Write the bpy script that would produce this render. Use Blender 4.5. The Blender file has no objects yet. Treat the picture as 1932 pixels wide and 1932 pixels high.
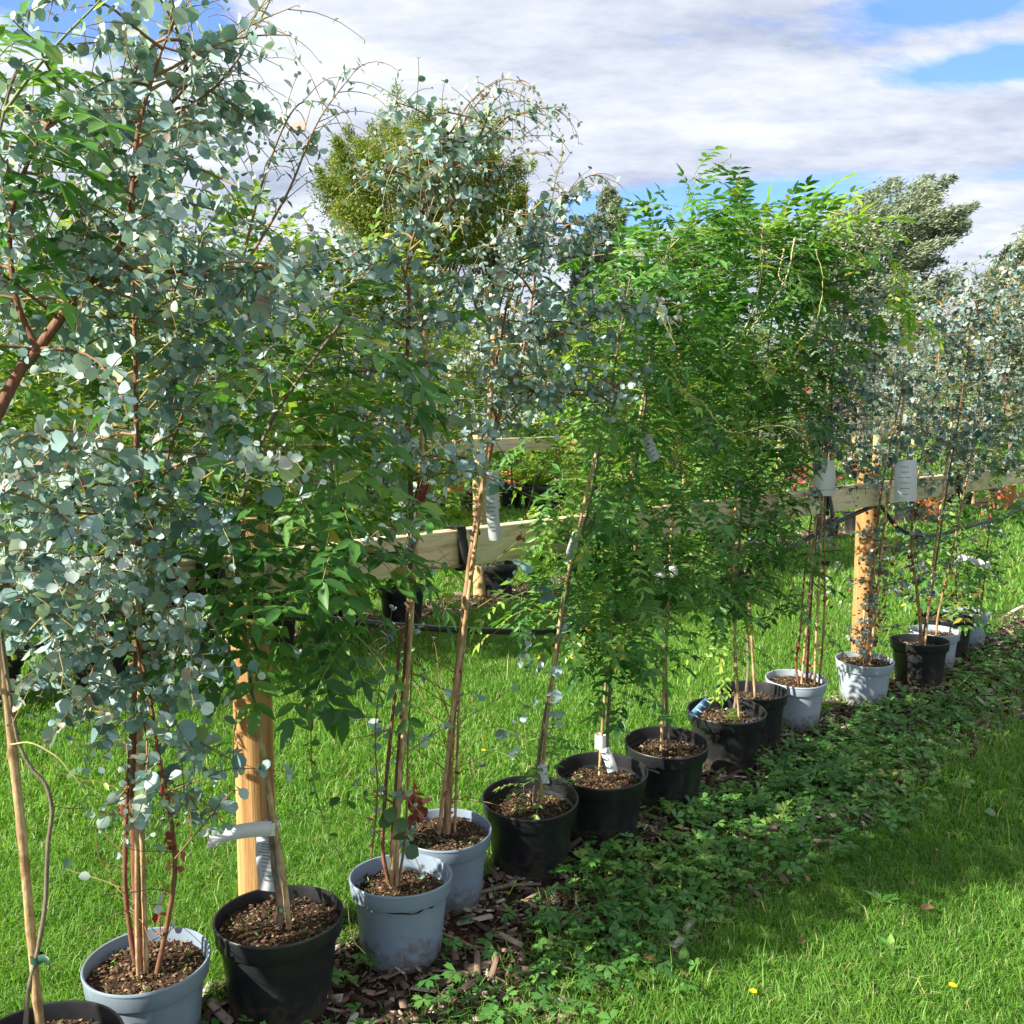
import bpy, math, random
import numpy as np
from math import radians, sin, cos, pi

R = np.random.default_rng(7)
scene = bpy.context.scene
COL = scene.collection

# ------------------------------------------------------------------ camera
CAM_H, PITCH, FPX = 1.47, radians(6.0), 1836.7     # focal length in pixels of a 1932 px wide picture
cd = bpy.data.cameras.new('camera')
cd.sensor_width = 36; cd.lens = FPX / 1932 * 36; cd.clip_end = 600; cd.clip_start = 0.05
cam = bpy.data.objects.new('camera', cd); COL.objects.link(cam)
cam.location = (0, 0, CAM_H); cam.rotation_euler = (pi / 2 - PITCH, 0, 0)
scene.camera = cam

# ------------------------------------------------------------------ light
LIGHT_AZ, SUN_EL = 61.0, 35.0        # the light travels this many degrees to the right of straight ahead
sd = bpy.data.lights.new('sun', 'SUN'); sd.energy = 5.0; sd.angle = radians(0.55); sd.color = (1.0, 0.93, 0.80)
sun = bpy.data.objects.new('sun', sd); COL.objects.link(sun)
sun.location = (-20, -14, 18)
sun.rotation_euler = (radians(90 - SUN_EL), 0, radians(-LIGHT_AZ))
world = bpy.data.worlds.new('World'); scene.world = world; world.use_nodes = True
nt = world.node_tree; nt.nodes.clear()
def wn(t, **k):
    n = nt.nodes.new(t)
    for a, b in k.items(): setattr(n, a, b)
    return n
def wl(a, b): nt.links.new(a, b)
out = wn('ShaderNodeOutputWorld'); bg = wn('ShaderNodeBackground'); bg.inputs[1].default_value = 0.112
sky = wn('ShaderNodeTexSky', sky_type='NISHITA', sun_disc=False)
sky.sun_elevation = radians(SUN_EL); sky.sun_rotation = radians(LIGHT_AZ + 180)
sky.air_density = 1.0; sky.dust_density = 0.6; sky.ozone_density = 2.5
tc = wn('ShaderNodeTexCoord')
sep = wn('ShaderNodeSeparateXYZ'); wl(tc.outputs['Generated'], sep.inputs[0])
def wmath(op, a, b=None, clamp=False):
    n = wn('ShaderNodeMath', operation=op, use_clamp=clamp)
    for i, x in enumerate((a, b)):
        if x is None: continue
        if isinstance(x, (int, float)): n.inputs[i].default_value = x
        else: wl(x, n.inputs[i])
    return n.outputs[0]
zz = wmath('ADD', wmath('MAXIMUM', sep.outputs[2], 0.0), 0.16)
cx = wmath('DIVIDE', sep.outputs[0], zz); cy = wmath('DIVIDE', sep.outputs[1], zz)
cmb = wn('ShaderNodeCombineXYZ'); wl(cx, cmb.inputs[0]); wl(wmath('MULTIPLY', cy, 1.7), cmb.inputs[1])
cmb.inputs[2].default_value = 3.3
n1 = wn('ShaderNodeTexNoise'); n1.inputs['Scale'].default_value = 0.85; n1.inputs['Detail'].default_value = 13; n1.inputs['Roughness'].default_value = 0.66
n1.inputs['Distortion'].default_value = 0.35
wl(cmb.outputs[0], n1.inputs['Vector'])
n2 = wn('ShaderNodeTexNoise'); n2.inputs['Scale'].default_value = 2.3; n2.inputs['Detail'].default_value = 8; n2.inputs['Roughness'].default_value = 0.62
wl(cmb.outputs[0], n2.inputs['Vector'])
def hole(az, el, wa, we, amp):       # an opening in the cloud, given as a direction and its half widths
    d = (sin(radians(az)) * cos(radians(el)), cos(radians(az)) * cos(radians(el)), sin(radians(el)))
    dx = wmath('DIVIDE', wmath('SUBTRACT', sep.outputs[0], d[0]), sin(radians(wa)))
    dz = wmath('DIVIDE', wmath('SUBTRACT', sep.outputs[2], d[2]), sin(radians(we)))
    q = wmath('ADD', wmath('MULTIPLY', dx, dx), wmath('MULTIPLY', dz, dz))
    return wmath('MULTIPLY', wmath('POWER', 2.718, wmath('MULTIPLY', q, -1.0)), amp)
holes = None
for h in [(23.5, 20.2, 4.5, 1.3, .52), (27, 17.0, 6.0, 1.0, .48), (13, 11.4, 9.0, 1.1, .40), (5, 10.8, 6.0, 1.2, .34), (-21.5, 20, 6.5, 2.6, .50), (27, 9.0, 6, 1.0, .2), (-8, 15, 5, 1.6, .12)]:
    o = hole(*h); holes = o if holes is None else wmath('ADD', holes, o)
cov = wmath('SUBTRACT', wmath('ADD', wmath('MULTIPLY', n1.outputs[0], 1.0), wmath('MULTIPLY', n2.outputs[0], 0.3)), holes)
cr = wn('ShaderNodeValToRGB'); cr.color_ramp.elements[0].position = 0.34; cr.color_ramp.elements[1].position = 0.50
cr.color_ramp.elements[0].color = (0.12, 0.12, 0.12, 1); cr.color_ramp.elements[1].color = (0.97, 0.97, 0.97, 1)
wl(cov, cr.inputs[0])
cc = wn('ShaderNodeValToRGB'); cc.color_ramp.elements[0].position = 0.38; cc.color_ramp.elements[1].position = 0.64
cc.color_ramp.elements[0].color = (1.85, 2.1, 2.7, 1); cc.color_ramp.elements[1].color = (4.1, 4.2, 4.35, 1)
wl(wmath('ADD', wmath('MULTIPLY', n2.outputs[0], 0.6), wmath('MULTIPLY', n1.outputs[0], 0.4)), cc.inputs[0])
skm = wn('ShaderNodeMixRGB', blend_type='MULTIPLY'); skm.inputs[0].default_value = 1; skm.inputs[2].default_value = (0.50, 0.72, 1.18, 1)
wl(sky.outputs[0], skm.inputs[1])
mx = wn('ShaderNodeMixRGB'); wl(cr.outputs[0], mx.inputs[0]); wl(skm.outputs[0], mx.inputs[1]); wl(cc.outputs[0], mx.inputs[2])
wl(mx.outputs[0], bg.inputs[0]); wl(bg.outputs[0], out.inputs[0])
vs = scene.view_settings; vs.view_transform = 'Standard'; vs.look = 'None'; vs.gamma = 1.0; vs.exposure = 1.3
scene.cycles.max_bounces = 8; scene.cycles.diffuse_bounces = 4; scene.cycles.transmission_bounces = 5
scene.cycles.use_denoising = True

# ------------------------------------------------------------------ helpers: space
def ray(u, v):
    a = (u - 966) / FPX; b = (v - 966) / FPX; c, s = cos(PITCH), sin(PITCH)
    return np.array([a, c - b * s, -s - b * c])
def W(u, v, y):
    d = ray(u, v); return np.array([0, 0, CAM_H]) + d * (y / d[1])
def G(u, v, z=0.0):
    d = ray(u, v); return np.array([0, 0, CAM_H]) + d * ((z - CAM_H) / d[2])
ROW0 = np.array([-0.571, 2.264]); RD = np.array([2.763, 2.864]); RD = RD / np.linalg.norm(RD)
RN = np.array([RD[1], -RD[0]])                       # towards the camera side of the row
def unit(a): return a / (np.linalg.norm(a, axis=-1, keepdims=True) + 1e-12)

# ------------------------------------------------------------------ helpers: meshes
class Geo:
    def __init__(s): s.V = []; s.A = []; s.F = []; s.n = 0
    def add(s, v, faces, mat=0, rnd=0.5):
        v = np.asarray(v, float).reshape(-1, 3); s.V.append(v)
        s.A.append(np.broadcast_to(np.asarray(rnd, float), (len(v),)))
        for f in (faces if isinstance(faces, list) and len(faces) and isinstance(faces[0], np.ndarray) and faces[0].ndim == 2 else [np.asarray(faces, int)]):
            s.F.append((f + s.n, mat))
        s.n += len(v)
    def build(s, name, mats, parent=None, off=(0, 0, 0), smooth=False):
        me = bpy.data.meshes.new(name)
        V = np.concatenate(s.V) - np.asarray(off, float)
        me.vertices.add(len(V)); me.vertices.foreach_set('co', V.astype(np.float32).ravel())
        nl = sum(f.size for f, m in s.F); npoly = sum(len(f) for f, m in s.F)
        me.loops.add(nl); me.polygons.add(npoly)
        me.loops.foreach_set('vertex_index', np.concatenate([f.ravel() for f, m in s.F]).astype(np.int32))
        tot = np.concatenate([np.full(len(f), f.shape[1]) for f, m in s.F]).astype(np.int32)
        st = np.concatenate([[0], np.cumsum(tot)[:-1]]).astype(np.int32)
        me.polygons.foreach_set('loop_start', st); me.polygons.foreach_set('loop_total', tot)
        me.polygons.foreach_set('material_index', np.concatenate([np.full(len(f), m) for f, m in s.F]).astype(np.int32))
        if smooth: me.polygons.foreach_set('use_smooth', np.ones(npoly, bool))
        at = me.attributes.new('rnd', 'FLOAT', 'POINT'); at.data.foreach_set('value', np.concatenate(s.A).astype(np.float32))
        for m in (mats if isinstance(mats, (list, tuple)) else [mats]): me.materials.append(m)
        me.update(calc_edges=True); me.validate()
        o = bpy.data.objects.new(name, me); COL.objects.link(o)
        if parent is not None: o.parent = parent
        return o

def tube(g, pts, rad, sides=6, mat=0, rnd=0.5, cap=True):
    pts = np.asarray(pts, float); n = len(pts); rad = np.broadcast_to(np.asarray(rad, float), (n,))
    t = np.zeros_like(pts); t[1:-1] = pts[2:] - pts[:-2]; t[0] = pts[1] - pts[0]; t[-1] = pts[-1] - pts[-2]
    t = unit(t); up = np.array([0, 0, 1.0]) if abs(t[0, 2]) < .9 else np.array([1.0, 0, 0])
    a = unit(np.cross(t, up)); bad = np.linalg.norm(np.cross(t, up), axis=1) < 1e-3; a[bad] = np.array([1.0, 0, 0])
    b = np.cross(t, a); ang = np.linspace(0, 2 * pi, sides, endpoint=False)
    v = pts[:, None] + rad[:, None, None] * (np.cos(ang)[None, :, None] * a[:, None] + np.sin(ang)[None, :, None] * b[:, None])
    i = np.arange(n - 1)[:, None] * sides; j = np.arange(sides)[None]; k = (j + 1) % sides
    f = np.stack([i + j, i + k, i + sides + k, i + sides + j], -1).reshape(-1, 4)
    g.add(v.reshape(-1, 3), f, mat, rnd)
    if cap:
        g.add(v[-1], np.arange(sides)[None], mat, rnd); g.add(v[0], np.arange(sides)[::-1][None], mat, rnd)

def smoothline(pts, n=24):                            # Catmull-Rom through the points
    p = np.asarray(pts, float); p = np.vstack([2 * p[0] - p[1], p, 2 * p[-1] - p[-2]]); m = len(p) - 3
    ts = np.linspace(0, m - 1e-6, n); o = []
    for t in ts:
        i = int(t); u = t - i; a, b, c, d = p[i:i + 4]
        o.append(.5 * (2 * b + (c - a) * u + (2 * a - 5 * b + 4 * c - d) * u * u + (3 * b - a - 3 * c + d) * u ** 3))
    return np.array(o)

def lathe(g, prof, seg=40, mat=0, rnd=0.5, closed=False):
    prof = np.asarray(prof, float); n = len(prof); a = np.linspace(0, 2 * pi, seg, endpoint=False)
    v = np.stack([prof[:, None, 0] * np.cos(a), prof[:, None, 0] * np.sin(a), np.repeat(prof[:, 1:2], seg, 1)], -1)
    i = np.arange(n - 1)[:, None] * seg; j = np.arange(seg)[None]; k = (j + 1) % seg
    g.add(v.reshape(-1, 3), np.stack([i + j, i + k, i + seg + k, i + seg + j], -1).reshape(-1, 4), mat, rnd)

BOXF = np.array([[0, 1, 3, 2], [4, 6, 7, 5], [0, 4, 5, 1], [2, 3, 7, 6], [0, 2, 6, 4], [1, 5, 7, 3]])
def obox(g, c, ax, ay, az, mat=0, rnd=.5):            # a box from a centre and three half-axis vectors
    c = np.asarray(c, float)
    v = [c + i * ax + j * ay + k * az for i in (-1, 1) for j in (-1, 1) for k in (-1, 1)]
    g.add(np.array(v), BOXF, mat, rnd)
def band(g, pts, wid, thick, mat=0, rnd=.5):          # a flat strap along pts; wid = half-width vectors
    pts = np.asarray(pts, float); wid = np.broadcast_to(np.asarray(wid, float), pts.shape)
    t = np.gradient(pts, axis=0); nn = unit(np.cross(t, wid)) * thick / 2; n = len(pts)
    v = np.stack([pts - wid - nn, pts + wid - nn, pts + wid + nn, pts - wid + nn], 1)
    i = np.arange(n - 1)[:, None] * 4; j = np.arange(4)[None]; k = (j + 1) % 4
    g.add(v.reshape(-1, 3), np.stack([i + j, i + k, i + 4 + k, i + 4 + j], -1).reshape(-1, 4), mat, rnd)
    g.add(v[0], [[0, 1, 2, 3]], mat, rnd); g.add(v[-1], [[3, 2, 1, 0]], mat, rnd)

# leaf templates: (x along 0..1, y across -.5...5, z) + faces split by size
def T(v, f):
    return np.array(v, float), [np.array([x for x in f if len(x) == k]) for k in (3, 4) if any(len(x) == k for x in f)]
ROUND = T([(0, 0, 0), (.16, .34, .04), (.46, .5, .10), (.78, .38, .05), (1, 0, -.06), (.78, -.38, .05), (.46, -.5, .10), (.16, -.34, .04), (.5, 0, -.05)],
          [(0, 8, 2, 1), (8, 4, 3, 2), (8, 6, 5, 4), (0, 7, 6, 8)])
LANCE = T([(0, 0, 0), (.38, .5, .05), (1, 0, .0), (.38, -.5, .05), (.42, 0, -.03)], [(0, 4, 1), (4, 2, 1), (0, 3, 4), (4, 3, 2)])
LEAFLET = T([(0, 0, 0), (.2, .40, .05), (.55, .46, .06), (1, 0, -.08), (.55, -.46, .06), (.2, -.40, .05), (.4, 0, -.03)],
            [(0, 6, 2, 1), (6, 3, 2), (0, 5, 4, 6), (6, 4, 3)])
RHOMB = T([(0, 0, 0), (.45, .5, .04), (1, 0, -.03), (.45, -.5, .04)], [(0, 3, 2, 1)])
_lv = [(0, 0, 0)]; _lf = []
for _a in (-68, 0, 68):
    c_, s_ = cos(radians(_a)), sin(radians(_a)); b_ = len(_lv); k_ = 1.0 if _a == 0 else .86
    for x, y, z in ((.55, .25, .04), (.95, .17, -.02), (.78, 0, .05), (.95, -.17, -.02), (.55, -.25, .04)):
        x *= k_; y *= k_; _lv.append((x * c_ - y * s_, x * s_ + y * c_, z))
    _lf += [(0, b_ + 2, b_ + 1, b_), (0, b_ + 4, b_ + 3, b_ + 2)]
BUTTER = T(_lv, _lf)

def leaves(g, P, D, N, L, Wd, tmpl, mat=0, rnd=None):
    P = np.asarray(P, float)
    if len(P) == 0: return
    D = unit(np.asarray(D, float)); N = np.asarray(N, float); N = unit(N - D * (N * D).sum(1, keepdims=True)); S = np.cross(N, D)
    tv, tf = tmpl; k = len(tv); n = len(P); L = np.broadcast_to(L, (n,))[:, None, None]; Wd = np.broadcast_to(Wd, (n,))[:, None, None]
    v = P[:, None] + L * tv[None, :, :1] * D[:, None] + Wd * tv[None, :, 1:2] * S[:, None] + L * tv[None, :, 2:] * N[:, None]
    fs = [(f[None] + (np.arange(n) * k)[:, None, None]).reshape(-1, f.shape[1]) for f in tf]
    rr = np.repeat(R.random(n) if rnd is None else rnd, k)
    g.add(v.reshape(-1, 3), fs, mat, rr)

def curve(p, d, length, n, droop=0.0, wig=0.1, rng=R):
    p = np.array(p, float); d = unit(np.array(d, float)); o = [p.copy()]; s = length / n
    for i in range(n):
        d = unit(d + np.array([0, 0, -droop / n]) + rng.normal(0, wig, 3) / math.sqrt(n)); p = p + d * s; o.append(p.copy())
    return np.array(o)
def along(pts, ts):
    n = len(pts) - 1; x = np.clip(np.asarray(ts) * n, 0, n - 1e-6); i = x.astype(int); u = (x - i)[:, None]
    return pts[i] * (1 - u) + pts[i + 1] * u, unit(pts[i + 1] - pts[i])

# ------------------------------------------------------------------ helpers: objects
def tag(o, label=None, cat=None, group=None, kind=None):
    if label: o['label'] = label
    if cat: o['category'] = cat
    if group: o['group'] = group
    if kind: o['kind'] = kind
    return o
def thing(name, label, cat, loc=(0, 0, 0), group=None):
    o = bpy.data.objects.new(name, None); COL.objects.link(o); o.location = loc; o.empty_display_size = .1
    return tag(o, label, cat, group)

# ------------------------------------------------------------------ materials
def mat(name):
    m = bpy.data.materials.new(name); m.use_nodes = True; t = m.node_tree; t.nodes.clear()
    o = t.nodes.new('ShaderNodeOutputMaterial'); return m, t, o
def ramp(t, fac, stops):
    r = t.nodes.new('ShaderNodeValToRGB'); e = r.color_ramp.elements
    while len(e) < len(stops): e.new(.5)
    for x, (p, c) in zip(e, stops): x.position = p; x.color = (*c, 1)
    t.links.new(fac, r.inputs[0]); return r.outputs[0]
def pbsdf(t, color, rough=.6, spec=.5):
    b = t.nodes.new('ShaderNodeBsdfPrincipled')
    if isinstance(color, tuple): b.inputs['Base Color'].default_value = (*color, 1)
    else: t.links.new(color, b.inputs['Base Color'])
    b.inputs['Roughness'].default_value = rough; b.inputs['Specular IOR Level'].default_value = spec
    return b
def leafmat(name, stops, trans=.35, rough=.45, spec=.5, tint=(1.15, 1.2, .5)):
    m, t, o = mat(name); a = t.nodes.new('ShaderNodeAttribute'); a.attribute_name = 'rnd'
    c = ramp(t, a.outputs['Fac'], stops); b = pbsdf(t, c, rough, spec)
    tr = t.nodes.new('ShaderNodeBsdfTranslucent'); mu = t.nodes.new('ShaderNodeMixRGB'); mu.blend_type = 'MULTIPLY'; mu.inputs[0].default_value = 1
    mu.inputs[2].default_value = (*tint, 1); t.links.new(c, mu.inputs[1]); t.links.new(mu.outputs[0], tr.inputs[0])
    x = t.nodes.new('ShaderNodeMixShader'); x.inputs[0].default_value = trans
    t.links.new(b.outputs[0], x.inputs[1]); t.links.new(tr.outputs[0], x.inputs[2]); t.links.new(x.outputs[0], o.inputs[0]); return m
def noisemat(name, stops, scale=30, rough=.8, spec=.3, bump=.3, stretch=None, detail=6, bumpd=.01):
    m, t, o = mat(name); tcn = t.nodes.new('ShaderNodeTexCoord'); n = t.nodes.new('ShaderNodeTexNoise')
    n.inputs['Scale'].default_value = scale; n.inputs['Detail'].default_value = detail; n.inputs['Roughness'].default_value = .65
    src = tcn.outputs['Object']
    if stretch:
        mp = t.nodes.new('ShaderNodeMapping'); mp.inputs['Scale'].default_value = stretch; t.links.new(src, mp.inputs[0]); src = mp.outputs[0]
    t.links.new(src, n.inputs['Vector']); b = pbsdf(t, ramp(t, n.outputs[0], stops), rough, spec)
    if bump:
        bp = t.nodes.new('ShaderNodeBump'); bp.inputs['Strength'].default_value = bump; bp.inputs['Distance'].default_value = bumpd
        t.links.new(n.outputs[0], bp.inputs['Height']); t.links.new(bp.outputs[0], b.inputs['Normal'])
    t.links.new(b.outputs[0], o.inputs[0]); return m
def attrmat(name, stops, rough=.8, spec=.3):
    m, t, o = mat(name); a = t.nodes.new('ShaderNodeAttribute'); a.attribute_name = 'rnd'
    b = pbsdf(t, ramp(t, a.outputs['Fac'], stops), rough, spec); t.links.new(b.outputs[0], o.inputs[0]); return m

M = {}
M['euc'] = leafmat('glaucous_leaf', [(0, (.105, .195, .19)), (.35, (.215, .345, .33)), (.7, (.35, .48, .46)), (.93, (.54, .64, .60)), (1, (.32, .44, .15))], .2, .48, .4, (1.1, 1.25, .7))
M['euctip'] = leafmat('glaucous_tip_leaf', [(0, (.20, .28, .25)), (.5, (.38, .46, .42)), (.8, (.48, .53, .49)), (1, (.34, .24, .19))], .2, .5, .4, (1.1, 1.15, .8))
M['eucdark'] = leafmat('dark_glaucous_leaf', [(0, (.06, .12, .105)), (.45, (.13, .225, .205)), (.8, (.235, .34, .31)), (1, (.42, .50, .46))], .2, .5, .35, (1.1, 1.25, .7))
M['eucold'] = leafmat('old_green_leaf', [(0, (.05, .11, .045)), (.6, (.10, .19, .07)), (1, (.22, .28, .07))], .25, .42, .5)
M['dead'] = leafmat('dead_red_leaf', [(0, (.16, .035, .02)), (.6, (.33, .09, .05)), (1, (.42, .20, .10))], .15, .6, .3, (1.2, .8, .6))
M['wist'] = leafmat('mid_green_leaf', [(0, (.045, .15, .035)), (.5, (.10, .27, .055)), (.85, (.19, .38, .085)), (.97, (.34, .44, .08)), (1, (.50, .42, .06))], .45, .42, .5)
M['wistdark'] = leafmat('deep_green_leaf', [(0, (.035, .115, .024)), (.6, (.075, .21, .036)), (.92, (.15, .31, .05)), (1, (.42, .34, .06))], .42, .42, .5)
M['wistnew'] = leafmat('fresh_green_leaf', [(0, (.18, .38, .06)), (.6, (.30, .50, .08)), (1, (.46, .58, .13))], .45, .45, .5)
M['yel'] = leafmat('yellow_green_leaf', [(0, (.07, .19, .025)), (.45, (.17, .32, .04)), (.8, (.32, .43, .055)), (1, (.55, .54, .08))], .45, .45, .5)
M['euc_far'] = leafmat('far_glaucous_leaf', [(0, (.06, .115, .10)), (.5, (.135, .23, .205)), (1, (.27, .36, .32))], .2, .5, .35, (1.1, 1.2, .7))
M['fartree'] = leafmat('far_tree_leaf', [(0, (.085, .14, .022)), (.5, (.20, .27, .04)), (1, (.38, .42, .075))], .3, .5, .4)
M['farblue'] = leafmat('far_grey_green_leaf', [(0, (.15, .20, .14)), (.6, (.28, .34, .24)), (1, (.42, .46, .31))], .25, .5, .4)
M['tan'] = leafmat('tan_dead_leaf', [(0, (.16, .09, .04)), (1, (.36, .21, .09))], .2, .6, .3, (1.2, .9, .6))
M['red'] = leafmat('red_leaf', [(0, (.22, .03, .04)), (1, (.45, .12, .10))], .3, .5, .4, (1.2, .8, .7))
M['bark_red'] = noisemat('red_brown_bark', [(.3, (.12, .045, .025)), (.7, (.27, .13, .075))], 40, .7, .3, .4, (3, 3, .6))
M['bark_tan'] = noisemat('tan_bark', [(.36, (.13, .07, .035)), (.5, (.32, .18, .09)), (.62, (.44, .31, .18))], 26, .7, .3, .5, (3, 3, .4))
M['bark_grey'] = noisemat('grey_brown_bark', [(.3, (.10, .075, .055)), (.7, (.30, .24, .18))], 50, .8, .2, .5, (3, 3, .7))
M['twig'] = attrmat('twig', [(0, (.19, .09, .05)), (.5, (.26, .17, .07)), (1, (.30, .30, .09))], .6)
M['greenstem'] = attrmat('green_stem', [(0, (.12, .17, .05)), (1, (.36, .36, .12))], .55)
M['cane'] = noisemat('bamboo', [(.38, (.24, .14, .065)), (.5, (.42, .28, .14)), (.62, (.55, .41, .24))], 22, .55, .35, .2, (2, 2, .9))
M['vine'] = noisemat('yellow_vine', [(.42, (.26, .27, .07)), (.58, (.52, .46, .20))], 22, .5, .4, .1)
def potmat(name, c0, c1, mud, rough=.42, scuff=.0):
    m, t, o = mat(name); tcn = t.nodes.new('ShaderNodeTexCoord'); L = t.links.new
    def nse(sc, det, st=None):
        n = t.nodes.new('ShaderNodeTexNoise'); n.inputs['Scale'].default_value = sc; n.inputs['Detail'].default_value = det; n.inputs['Roughness'].default_value = .65
        if st:
            mp = t.nodes.new('ShaderNodeMapping'); mp.inputs['Scale'].default_value = st; L(tcn.outputs['Object'], mp.inputs[0]); L(mp.outputs[0], n.inputs[0])
        else: L(tcn.outputs['Object'], n.inputs[0])
        return n.outputs[0]
    base = ramp(t, nse(7, 6), [(.35, c0), (.65, c1)])
    sx = t.nodes.new('ShaderNodeSeparateXYZ'); L(tcn.outputs['Object'], sx.inputs[0])
    mr = t.nodes.new('ShaderNodeMapRange'); mr.inputs[1].default_value = 0; mr.inputs[2].default_value = .17; mr.inputs[3].default_value = .26; mr.inputs[4].default_value = -.12; L(sx.outputs[2], mr.inputs[0])
    ad = t.nodes.new('ShaderNodeMath'); ad.operation = 'ADD'; L(nse(24, 9), ad.inputs[0]); L(mr.outputs[0], ad.inputs[1])
    f = ramp(t, ad.outputs[0], [(.56, (0, 0, 0)), (.74, (.75, .75, .75))]); mx1 = t.nodes.new('ShaderNodeMixRGB'); L(f, mx1.inputs[0]); L(base, mx1.inputs[1]); mx1.inputs[2].default_value = (*mud, 1)
    f2 = ramp(t, nse(18, 9, (1, 1, .25)), [(.60, (0, 0, 0)), (.70, (.5, .5, .5))]); mx2 = t.nodes.new('ShaderNodeMixRGB'); L(f2, mx2.inputs[0]); L(mx1.outputs[0], mx2.inputs[1]); mx2.inputs[2].default_value = (c1[0] * 1.5 + scuff, c1[1] * 1.45 + scuff, c1[2] * 1.35 + scuff, 1)
    b = pbsdf(t, mx2.outputs[0], rough, .45); L(ramp(t, nse(11, 5), [(.3, (rough - .12,) * 3), (.7, (rough + .16,) * 3)]), b.inputs['Roughness']); L(b.outputs[0], o.inputs[0]); return m
M['grey_pot'] = potmat('grey_plastic', (.195, .25, .315), (.235, .295, .365), (.12, .095, .07))
M['sunlit_grey_pot'] = potmat('sunlit_grey_plastic', (.31, .37, .43), (.38, .44, .50), (.16, .13, .10))  # lighter copy of the grey plastic, sunlight put into its colour
M['black_pot'] = potmat('black_plastic', (.010, .011, .013), (.020, .021, .023), (.075, .058, .042), .4, .018)
M['terracotta'] = noisemat('terracotta', [(.3, (.42, .12, .04)), (.7, (.60, .20, .08))], 14, .75, .3, .1)
M['compost'] = noisemat('compost', [(.28, (.018, .011, .007)), (.5, (.06, .036, .022)), (.72, (.16, .10, .06))], 70, .95, .1, .9, None, 8, .02)
M['bits'] = attrmat('compost_bits', [(0, (.03, .018, .012)), (.5, (.09, .052, .032)), (.85, (.20, .125, .075)), (.95, (.38, .27, .17)), (1, (.10, .16, .04))], .9, .2)
M['chips'] = attrmat('wood_chip', [(0, (.03, .02, .015)), (.4, (.10, .065, .048)), (.72, (.22, .15, .115)), (.9, (.34, .27, .22)), (1, (.52, .46, .39))], .9, .2)
M['mulch'] = noisemat('mulch', [(.3, (.02, .012, .008)), (.55, (.07, .04, .026)), (.75, (.16, .10, .07))], 55, .95, .1, .9, None, 8, .03)
M['soil'] = noisemat('lawn_soil', [(.3, (.035, .065, .012)), (.7, (.07, .13, .022))], 8, .95, .1, .4)
M['grass'] = leafmat('grass_blade', [(0, (.08, .205, .026)), (.45, (.145, .325, .042)), (.8, (.24, .425, .08)), (.94, (.38, .47, .16)), (1, (.46, .41, .20))], .45, .45, .4, (1.1, 1.25, .35))
M['weed'] = leafmat('weed_leaf', [(0, (.05, .17, .035)), (.5, (.11, .28, .055)), (.85, (.23, .40, .08)), (1, (.42, .42, .12))], .3, .45, .5)
M['rail'] = noisemat('pale_softwood', [(.34, (.48, .33, .17)), (.46, (.68, .55, .35)), (.56, (.76, .65, .45)), (.68, (.58, .46, .30))], 5, .75, .25, .3, (1.2, 1.2, 10), 9)
M['post'] = noisemat('orange_post_wood', [(.30, (.22, .105, .04)), (.46, (.40, .215, .08)), (.58, (.48, .285, .115)), (.74, (.58, .38, .175))], 16, .75, .25, .6, (3, 3, .12), 9)
M['postgrey'] = noisemat('straw_post_wood', [(.3, (.42, .28, .12)), (.7, (.60, .43, .21))], 9, .7, .3, .2, (3, 3, .45), 7)
def plain(name, c, rough=.5, spec=.5):
    m, t, o = mat(name); b = pbsdf(t, c, rough, spec); t.links.new(b.outputs[0], o.inputs[0]); return m
M['rubber'] = plain('black_rubber', (.012, .013, .015), .5)
M['hose'] = plain('black_hose', (.014, .016, .019), .35)
M['white'] = leafmat('white_plastic', [(0, (.78, .79, .80)), (1, (.78, .79, .80))], .22, .4, .5, (1, 1, 1))
M['clear'] = leafmat('milky_film', [(0, (.60, .63, .65)), (1, (.60, .63, .65))], .35, .3, .5, (1, 1, 1))
M['ink'] = plain('grey_print', (.20, .22, .25), .6)
M['bluelabel'] = plain('blue_label', (.10, .25, .42), .4)
M['green_tie'] = plain('green_tie', (.02, .07, .05), .5)
M['chalk'] = plain('light_blue_pen', (.42, .62, .78), .6)
M['yellow'] = plain('buttercup_petal', (.85, .58, .01), .4)
M['zinc'] = plain('bolt_metal', (.35, .35, .36), .35)
M['darkred'] = plain('dark_red_box', (.20, .02, .03), .5)

# ------------------------------------------------------------------ ground
g = Geo(); n = 60; xs = np.linspace(-1, 1, n + 1)
X, Y = np.meshgrid(np.sign(xs) * np.abs(xs) ** 2.4 * 300, np.sign(xs) * np.abs(xs) ** 2.4 * 300)
i, j = np.meshgrid(np.arange(n), np.arange(n)); k = (i * (n + 1) + j).ravel()
g.add(np.stack([X.ravel(), Y.ravel(), np.zeros(X.size)], 1), np.stack([k, k + 1, k + n + 2, k + n + 1], 1))
tag(g.build('ground', M['soil']), kind='structure')

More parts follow.
